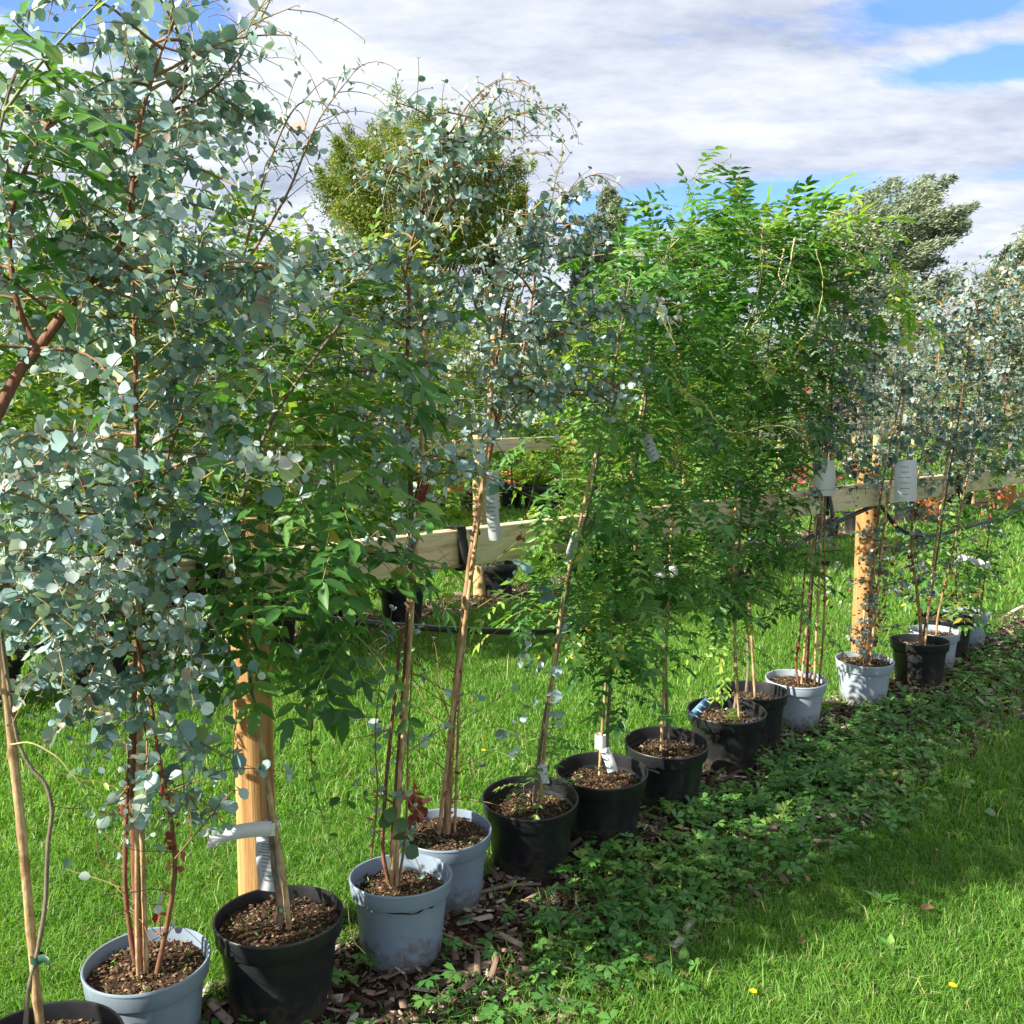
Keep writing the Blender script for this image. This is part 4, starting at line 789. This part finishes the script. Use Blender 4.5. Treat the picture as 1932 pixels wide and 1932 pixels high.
t = Tree('silver_gum', 'silver gum with forked tan stems in the black pot that overlaps a sunlit pot', 2.192, 5.128, .305, .24, 1.8, BLACK, .045)
y = 5.13
a = t.stem(PL(y, [(1737, 1222), (1736, 1170), (1728, 1100), (1720, 1040), (1722, 970), (1735, 880), (1760, 760), (1775, 640), (1780, 560)], 34), .009, .0025, 0)
b = t.stem(PL(y, [(1742, 1200), (1760, 1100), (1775, 1000), (1790, 900), (1810, 780), (1830, 640), (1850, 560)], 30), .006, .0025, 2)
t.cane(PL(y - .02, [(1745, 1218), (1758, 1090), (1772, 980), (1788, 860), (1800, 760)], 30), .0065)
eu(t.gw, t.gl, a, 36, .34, .62, 1, (0, .9), .5, .04, 5, (.06, .16), sp=.038); eu(t.gw, t.gl, b, 36, .34, .55, 1, (0, .9), .5, .04, 5, (.06, .16), sp=.038)
eu(t.gw, t.gl, a, 18, .14, .18, .6, (0, .9), .5, .032, 4, sp=.032); eu(t.gw, t.gl, b, 10, .16, .2, .6, (0, .9), .5, .032, 3, sp=.034); t.dead(t.gl, a[5:18], 24, .03, .026); card(t, [W(1794, 850, y - .06), W(1788, 890, y - .065), W(1781, 915, y - .06)], [.006, .016, 0], m='white')
for (u, v) in ((1700, 975), (1690, 1000), (1710, 1010), (1680, 960)):
    q = curve(W(u, v, y - .1), [R.normal(0, .5), -.2, .2], .12, 4); opp(t.gl, q, .024, .032, 0, ROUND, .9, .2, .1)
t.done(EW, ED)

t = Tree('silver_gum', 'silver gum leaning right in the sunlit pot half hidden by a black pot', 2.40, 5.43, .271, .225, -1, SUNLIT_GREY, .03)
y = 5.43
a = t.stem(PL(y, [(1766, 1198), (1772, 1150), (1795, 1050), (1815, 950), (1840, 820), (1860, 700), (1880, 580)], 30), .007, .0025, 0)
eu(t.gw, t.gl, a, 52, .36, .54, 1, (0, .9), .5, .04, 5, (.06, .16), sp=.04)
t.done(EW, ED)

t = Tree('climber', 'low bushy climber with a white tape label in the black pot near the row end', 2.60, 5.72, .30, .24, 0, BLACK, .03)
y = 5.70
a = t.stem(PL(y, [(1800, 1178), (1804, 1130), (1803, 1060), (1808, 980), (1830, 860), (1850, 700)], 26), .009, .003, 0)
wi(t.gw, t.gl, a, 30, .34, .16, .95, (-.3, .6), 1, .2, .06, 4, 5, (0, -.1, 0), (0, 3))
t.dead(t.gl, a[3:9], 14, .03, .03)
card(t, [W(1808, 1052, y - .05), W(1835, 1058, y - .08), W(1868, 1068, y - .1)], [0, .0, .022], m='white'); card(t, [W(1808, 1056, y - .06), W(1798, 1064, y - .08), W(1790, 1078, y - .1)], [0.01, .0, .016], m='white', name='label_tail')
marks(t, [[(1813, 1183), (1809, 1187), (1810, 1192), (1814, 1190), (1811, 1188)], [(1820, 1182), (1819, 1191)]], 2.60, 5.72, .152)
t.done(WW, WL)

t = Tree('silver_gum', 'silver gum in the last sunlit grey pot at the far end of the row', 2.84, 5.98, .275, .225, 0, SUNLIT_GREY, .03)
y = 5.98
a = t.stem(PL(y, [(1848, 1168), (1856, 1100), (1866, 1000), (1880, 880), (1900, 740), (1915, 600), (1920, 500)], 30), .007, .0025, 2)
eu(t.gw, t.gl, a, 60, .42, .46, 1, (0, .9), .5, .042, 5, (.07, .18), sp=.042); t.dead(t.gl, a[3:12], 26, .03, .03); eu(t.gw, t.gl, a, 14, .18, .14, .5, (0, .9), .5, .036, 3, sp=.036)
t.done(EW, ED)

# ------------------------------------------------------------------ second and third rows: potted trees by the fences behind
def proto(kind, hgt, rad, nsh, seed, matn, trunkm='bark_grey', t0=.10, ll=.062, per=6, size=.045, potm=BLACK):
    global R
    R = np.random.default_rng(seed)
    root = thing('potted_' + kind, 'tree', 'potted tree', (0, 0, 0)); pot(root, 0, 0, .32, .26, 0, M[potm], .03, 32, False)
    gw, gl = Geo(), Geo(); st = smoothline([(0, 0, .22), (R.normal(0, .03), R.normal(0, .03), hgt * .4), (R.normal(0, .06), R.normal(0, .06), hgt * .75), (R.normal(0, .1), R.normal(0, .1), hgt)], 24)
    tube(gw, st, np.linspace(.016, .004, 24), 8, 0)
    prof = lambda q: rad * (.55 + .6 * sin(pi * min(1, max(0, (q - t0) / (1 - t0))) ** .8))
    if kind == 'gum': eu(gw, gl, st, nsh, prof, t0, 1, (0, .9), .4, size, 5, (.08, .2), sp=.05)
    else: wi(gw, gl, st, nsh, prof, t0, 1, (-.1, .9), .8, .24, ll, 4, per, (0, 0, 0), 0, .46)
    gw.build('trunk', [M[trunkm], M['twig']], root, (0, 0, 0), True)
    gl.build('foliage', [M[matn], M['euctip']], root)
    return root
def copy_tree(o):
    c = o.copy(); COL.objects.link(c)
    for ch in list(o.children):
        d = ch.copy(); COL.objects.link(d); d.parent = c
    return c
protos = {'ya': proto('sapling', 2.4, .62, 62, 21, 'yel', ll=.07, per=8), 'yb': proto('sapling', 2.2, .58, 56, 22, 'yel', ll=.07, per=8), 'ga': proto('sapling', 2.25, .56, 56, 23, 'wist', ll=.066, per=8),
          'ea': proto('gum', 2.5, .64, 64, 24, 'euc_far', t0=.40), 'eb': proto('gum', 2.3, .60, 58, 25, 'euc_far', t0=.42), 'ra': proto('sapling', 1.75, .38, 24, 26, 'red')}
used = set()
def put(kind, s, q, sc, rz, label, group):
    o = protos[kind] if kind not in used else copy_tree(protos[kind]); used.add(kind)
    x, y = fromsq(s, q); o.location = (x, y, 0); o.scale = (sc, sc, sc); o.rotation_euler = (0, 0, rz); tag(o, label, None, group); return o
G2, G3 = 'potted trees along the second fence', 'potted trees along the third fence'
R = np.random.default_rng(99)
row2 = [(.35, 'yb', 1.0, 'yellow-green sapling at the left picture edge, behind the slanting gum stem'), (.9, 'ya', 1.0, 'yellow-green sapling behind the nearest silver gum, left of its stems'), (1.4, 'ga', 1.0, 'mid green sapling behind the nearest silver gum, right of its stems'), (1.95, 'ya', 1.08, 'bright yellow-green sapling behind the near orange post'),
        (2.45, 'yb', 1.1, 'yellow-green sapling whose black pot shows under the near rail'), (2.95, 'ya', 1.02, 'yellow-green sapling at the left end of the visible second rail'), (4.95, 'yb', 1.0, 'yellow-green sapling right of the straw-coloured post'), (5.6, 'ya', 1.0, 'yellow-green sapling behind the dense climber in the row middle'),
        (6.3, 'yb', 1.0, 'yellow-green sapling behind the tall climber with bark chips'), (6.95, 'ga', 1.0, 'green sapling behind the climber with looping vine shoots'), (9.2, 'eb', .95, 'grey-green gum of the second row left of the far orange post'), (9.95, 'ea', .95, 'large grey-green gum of the second row above the far orange post'),
        (11.45, 'eb', 1.0, 'grey-green gum of the second row behind the forked tan stems'), (13.6, 'ga', 1.0, 'green sapling among the grey gums at the far right'), (12.7, 'ea', 1.0, 'grey-green gum at the right edge of the second row')]
for s, k, sc, lab in row2: put(k, s, -3.12 + R.normal(0, .04), sc, R.uniform(0, 6), lab, G2)
put('ra', 11.5, -4.3, 1.1, 0, 'red-leaved sapling glimpsed between the climbers and the far gums', G2)
row3 = [(2.5, 'ga', 1.1, 'green sapling of the third row, leftmost'), (4.6, 'ya', 1.15, 'yellow-green sapling of the third row behind the nearest silver gum'), (5.8, 'yb', 1.15, 'yellow-green sapling of the third row left of the dome tree'), (6.8, 'ya', 1.12, 'yellow-green sapling of the third row under the left half of the dome tree'), (7.6, 'yb', 1.1, 'yellow-green sapling of the third row right under the dome tree'), (8.4, 'ya', 1.1, 'yellow-green sapling of the third row behind the straw-coloured post'),
        (9.3, 'ga', 1.1, 'green sapling of the third row behind the third grey pot gum'), (10.2, 'yb', 1.1, 'yellow-green sapling of the third row behind the twisting pale stem'), (11.4, 'ya', 1.1, 'yellow-green sapling of the third row behind the dense climber'), (13.2, 'ga', 1.1, 'green sapling of the third row behind the tallest climber'), (15.6, 'yb', 1.1, 'yellow-green sapling of the third row behind the fresh green climber top'),
        (18.0, 'ga', 1.15, 'green sapling of the third row left of the red-leaved one'), (20.5, 'eb', 1.15, 'grey-green gum of the third row above the far post, left one'), (22.8, 'ea', 1.15, 'grey-green gum of the third row, middle of the far three'), (25.6, 'eb', 1.2, 'grey-green gum of the third row at the right edge')]
for s, k, sc, lab in row3: put(k, s, -8.1 + R.normal(0, .1), sc, R.uniform(0, 6), lab, G3)

# terracotta and black pots standing on the grass behind
def spare(name, label, u, v, D, h, m, plant=0, grp='spare pots on the grass behind'):
    p = G(u, v); root = thing(name, label, 'plant pot', (p[0], p[1], 0), grp); r = D / 2; g = Geo()
    lathe(g, [(0, .004), (.66 * r, 0), (.68 * r, .01), (.86 * r, h * .74), (.87 * r, h * .76), (.97 * r, h * .77), (r, h * .8), (r, h * .985), (.985 * r, h), (.93 * r, h), (.91 * r, h * .8), (.8 * r, h * .7), (0, h * .68)], 36)
    g.V = [x + [p[0], p[1], 0] for x in g.V]; o = g.build('pot', M[m], root, root.location, True); o.data.set_sharp_from_angle(angle=radians(40))
    c = Geo(); a = np.linspace(0, 2 * pi, 28, endpoint=False); V = [(p[0], p[1], h * .90)] + [(p[0] + r * .91 * cos(t), p[1] + r * .91 * sin(t), h * .88) for t in a]
    c.add(V, [[0, 1 + k, 1 + (k + 1) % 28] for k in range(28)]); c.build('compost', M['compost'], root, root.location)
    if plant:
        l = Geo(); N = 60; az = R.uniform(0, 2 * pi, N); D_ = np.stack([np.cos(az), np.sin(az), R.uniform(.3, 1.6, N)], 1)
        if plant == 1: leaves(l, np.tile([p[0], p[1], h * .88], (N, 1)) + R.normal(0, .02, (N, 3)), D_, np.tile([0, 0, 1.], (N, 1)) - D_ * .3, R.uniform(.25, .5, N), .03, LANCE, 0)
        else:
            N = 500; leaves(l, np.array([p[0], p[1], h + .18]) + R.normal(0, 1, (N, 3)) * [.13, .13, .10], R.normal(0, 1, (N, 3)), R.normal(0, .6, (N, 3)) + [0, 0, 1], .05, .03, LEAFLET, 0)
        l.build('foliage', M['yel' if plant != 3 else 'wist'], root, root.location)
    return root
spare('terracotta_pot', 'big terracotta pot on the grass just right of the hanging white label', 1752, 985, .42, .46, 'terracotta')
spare('terracotta_pot', 'terracotta pot at the right edge on the far grass', 1888, 958, .46, .48, 'terracotta', 3)
spare('terracotta_pot', 'terracotta pot close behind the big one, with pale leaves', 1800, 940, .42, .42, 'terracotta', 2)
spare('terracotta_pot', 'terracotta pot in the distance left of the straw-coloured post', 856, 930, .50, .40, 'terracotta', 3)
spare('terracotta_pot', 'small terracotta pot in the distance right of the straw-coloured post', 968, 925, .42, .36, 'terracotta')
spare('black_pot', 'black pot with a strappy-leaved plant, right of the straw-coloured post', 1012, 962, .46, .36, 'black_pot', 1)
spare('black_pot', 'black pot partly hidden by the straw-coloured post', 962, 960, .40, .36, 'black_pot')
spare('black_pot', 'black pot at the foot of the straw-coloured post', 940, 1128, .30, .28, 'black_pot')
spare('black_pot', 'black pot far off under the climbers, by the third row', 1492, 905, .40, .32, 'black_pot', 3)

# ------------------------------------------------------------------ trees beyond the nursery
def field_tree(name, label, u, vtop, vbot, wpx, dist, m, clumps, per, ls, flat=1.0, lean=(0, 0), top=.5, grp='trees beyond the nursery'):
    cx_, cz = u, (vtop + vbot) / 2; c = W(cx_, cz, dist); top_ = W(u, vtop, dist)[2]; bot = W(u, vbot, dist)[2]; rx = wpx / 2 / FPX * dist; rz = (top_ - bot) / 2
    root = thing(name, label, 'tree', (c[0], dist, 0), grp); gw, gl = Geo(), Geo()
    tr = smoothline([(c[0], dist, 0), (c[0] + R.normal(0, .2), dist, c[2] * .5), (c[0] + lean[0] * .3, dist, c[2])], 12); tube(gw, tr, np.linspace(.016, .008, 12) * top_, 10)
    P_ = []
    while len(P_) < clumps:
        d = R.normal(0, 1, 3); d = d / np.linalg.norm(d) * R.uniform(.25, 1) ** .5
        d[0] *= 1 + .3 * d[2] * (-1 if top > .6 else .2); P_.append(c + d * [rx, rx * .9, rz] + [lean[0] * max(0, d[2]), 0, 0])
    for p in P_:
        k = R.integers(3, 10); tube(gw, smoothline([tr[k], (tr[k] + p) / 2 + R.normal(0, .15, 3), p], 6), np.linspace(.006, .0015, 6) * top_, 4, 0, .5, False)
        ax = unit(np.array([lean[0] * .9, 0, .8]) + unit(p - c) * (.5, .4, .35) + R.normal(0, .25, 3)); ln = rx * R.uniform(.25, .65) * flat; cr_ = rx * R.uniform(.09, .2); n = int(per * R.uniform(.5, 1.4))
        tt = R.random(n); q = np.clip(R.normal(0, .55, (n, 3)), -1.6, 1.6) * cr_ * (1.15 - .85 * tt[:, None]); Pq = p + ax * (tt[:, None] - .35) * ln + q; D = R.normal(0, .55, (n, 3)) + ax * .6 + [lean[0] * .5, 0, -.35 + lean[1]]
        leaves(gl, Pq, D, R.normal(0, 1, (n, 3)) + [0, -.2, .5], ls * R.uniform(.6, 1.3, n), ls * .26 * R.uniform(.7, 1.3, n), RHOMB, 0, np.clip(R.normal(.45, .2, n) + R.normal(0, .12), 0, 1))
    gw.build('trunk', M['bark_grey'], root, root.location, True); gl.build('crown', M[m], root, root.location)
    return root
field_tree('broadleaf_tree', 'large dome-shaped olive green tree rising behind the silver gums', 790, 238, 520, 350, 30, 'fartree', 140, 780, .13)
field_tree('broadleaf_tree', 'darker tree with reddish trunk showing just right of the dome tree', 940, 330, 560, 170, 33, 'fartree', 50, 560, .13)
field_tree('grey_gum_tree', 'slim wispy grey-blue tree between the dome tree and the climbers', 1118, 372, 620, 120, 32, 'farblue', 70, 520, .17, 1.3, (.5, .1))
field_tree('grey_gum_tree', 'wide windblown grey-green tree behind the climber with fresh green top', 1640, 348, 680, 260, 34, 'farblue', 130, 700, .18, 1.0, (1.4, .35))
field_tree('grey_gum_tree', 'small grey-green tree beside the wide windblown one on its left', 1570, 362, 620, 110, 35, 'farblue', 60, 600, .18, 1.0, (.8, .3))
field_tree('grey_gum_tree', 'grey-green tree cut off by the right edge of the picture', 1925, 405, 760, 200, 33, 'farblue', 100, 640, .18, 1.0, (.8, .2))
for k, (u, vt, w_, lab) in enumerate(((60, 560, 420, 'dark bushy tree low on the horizon at the far left'), (420, 600, 380, 'bushy tree low on the horizon behind the nearest grey pot gum'), (760, 590, 360, 'bushy tree under the dome tree, low on the horizon'), (1060, 600, 360, 'bushy tree on the horizon behind the third grey pot gum'), (1330, 610, 320, 'bushy tree on the horizon behind the black pot climbers'), (1600, 600, 330, 'bushy tree on the horizon under the windblown tree'), (1860, 610, 330, 'bushy tree on the horizon at the right edge'))):
    field_tree('bushy_tree', lab, u, vt, 830, w_, 42 + 3 * (k % 2), ('fartree', 'farblue')[k % 2], 70, 420, .20, grp='low trees on the horizon')

R = np.random.default_rng(5)
# ------------------------------------------------------------------ small things on the grass
def flower(u, v, label, h=.05):
    p = G(u, v + 6); root = thing('buttercup', label, 'flower', (p[0], p[1], 0), 'buttercups in the grass'); g = Geo(); tube(g, [p, p + [.004, 0, h * .5], p + [0, 0, h]], .0012, 5); g.build('stem', M['greenstem'], root, root.location)
    g = Geo(); a = np.arange(5) * 2 * pi / 5 + R.random(); leaves(g, np.tile(p + [0, 0, h], (5, 1)), np.stack([np.cos(a), np.sin(a), np.full(5, .55)], 1), np.tile([0, 0, 1.], (5, 1)), .0115, .012, ROUND, 0); g.build('petals', M['yellow'], root, root.location)
flower(1795, 1895, 'yellow buttercup nearest the bottom right corner of the lawn', .055); flower(1420, 1903, 'yellow buttercup at the bottom edge, left of the other front one', .05)
flower(712, 1428, 'yellow buttercup in the grass left of the straight tan stems', .06); flower(912, 1437, 'yellow buttercup in the grass right of the third grey pot trunk', .06)
def fallen(u, v, L, label, m='tan', w=.5):
    p = G(u, v); g = Geo(); a = R.uniform(0, 6.28); leaves(g, [p + [0, 0, .045]], [[cos(a), sin(a), .25]], [[R.normal(0, .4), -.5, 1]], L, L * w, LEAFLET, 0); o = g.build('fallen_leaf', M[m], None, p); o.location = p
    tag(o, label, 'leaf', 'fallen leaves')
fallen(1515, 1800, .045, 'curled brown leaf upright in the grass, lowest of the fallen leaves', 'tan', .35); fallen(1735, 1738, .04, 'brownish fallen leaf on the right side of the lawn'); fallen(1718, 1690, .035, 'tan fallen leaf just above the brownish one on the right')
fallen(1450, 1395, .04, 'light brown fallen leaf at the edge of the weeds'); fallen(1300, 1625, .05, 'brown fallen leaf among the dark weeds'); fallen(1765, 1625, .035, 'small brown leaf at the right by a bare patch'); fallen(1525, 1690, .03, 'light tan fallen leaf in the middle of the lawn')
fallen(1878, 1558, .045, 'pale bluish round leaf lying on the grass at the right', 'eucold', .9); fallen(820, 1655, .05, 'brown leaf on the chips beside the grey pots'); fallen(1215, 1835, .05, 'brown leaf in the weeds near the bottom'); fallen(620, 1915, .09, 'large pale curled leaf on the chips by the first black pot', 'clear', .5)
def broad(u, v, n, L, label):
    p = G(u, v); g = Geo(); a = R.uniform(0, 6.28, n); leaves(g, np.tile(p + [0, 0, .02], (n, 1)), np.stack([np.cos(a), np.sin(a), R.uniform(.2, .9, n)], 1), np.tile([0, 0, 1.], (n, 1)), L * R.uniform(.7, 1.1, n), L * .42, LEAFLET, 0); o = g.build('lawn_weed', M['weed'], None, p); o.location = p; tag(o, label, 'weed', 'broad-leaved weeds in the lawn')
broad(1290, 1840, 6, .07, 'broad-leaved weed in the lawn near the bottom centre'); broad(1660, 1715, 8, .06, 'dandelion-like weed in the middle of the lawn'); broad(1680, 1805, 3, .05, 'single round-leaved weed in the lower right lawn'); broad(1640, 1585, 6, .05, 'small leafy weed at the middle right of the lawn')
g = Geo(); tube(g, [G(880, 1690, .02), G(960, 1670, .03), G(1020, 1668, .02)], [.006, .007, .004], 6); o = g.build('stick', M['bark_grey']); tag(o, 'short grey stick on the chips in front of the black pots', 'stick', 'sticks on the chips')
g = Geo(); tube(g, [G(830, 1760, .02), G(900, 1790, .02)], [.005, .004], 6); o = g.build('stick', M['bark_tan']); tag(o, 'pale stick on the chips in front of the second grey pot', 'stick', 'sticks on the chips')
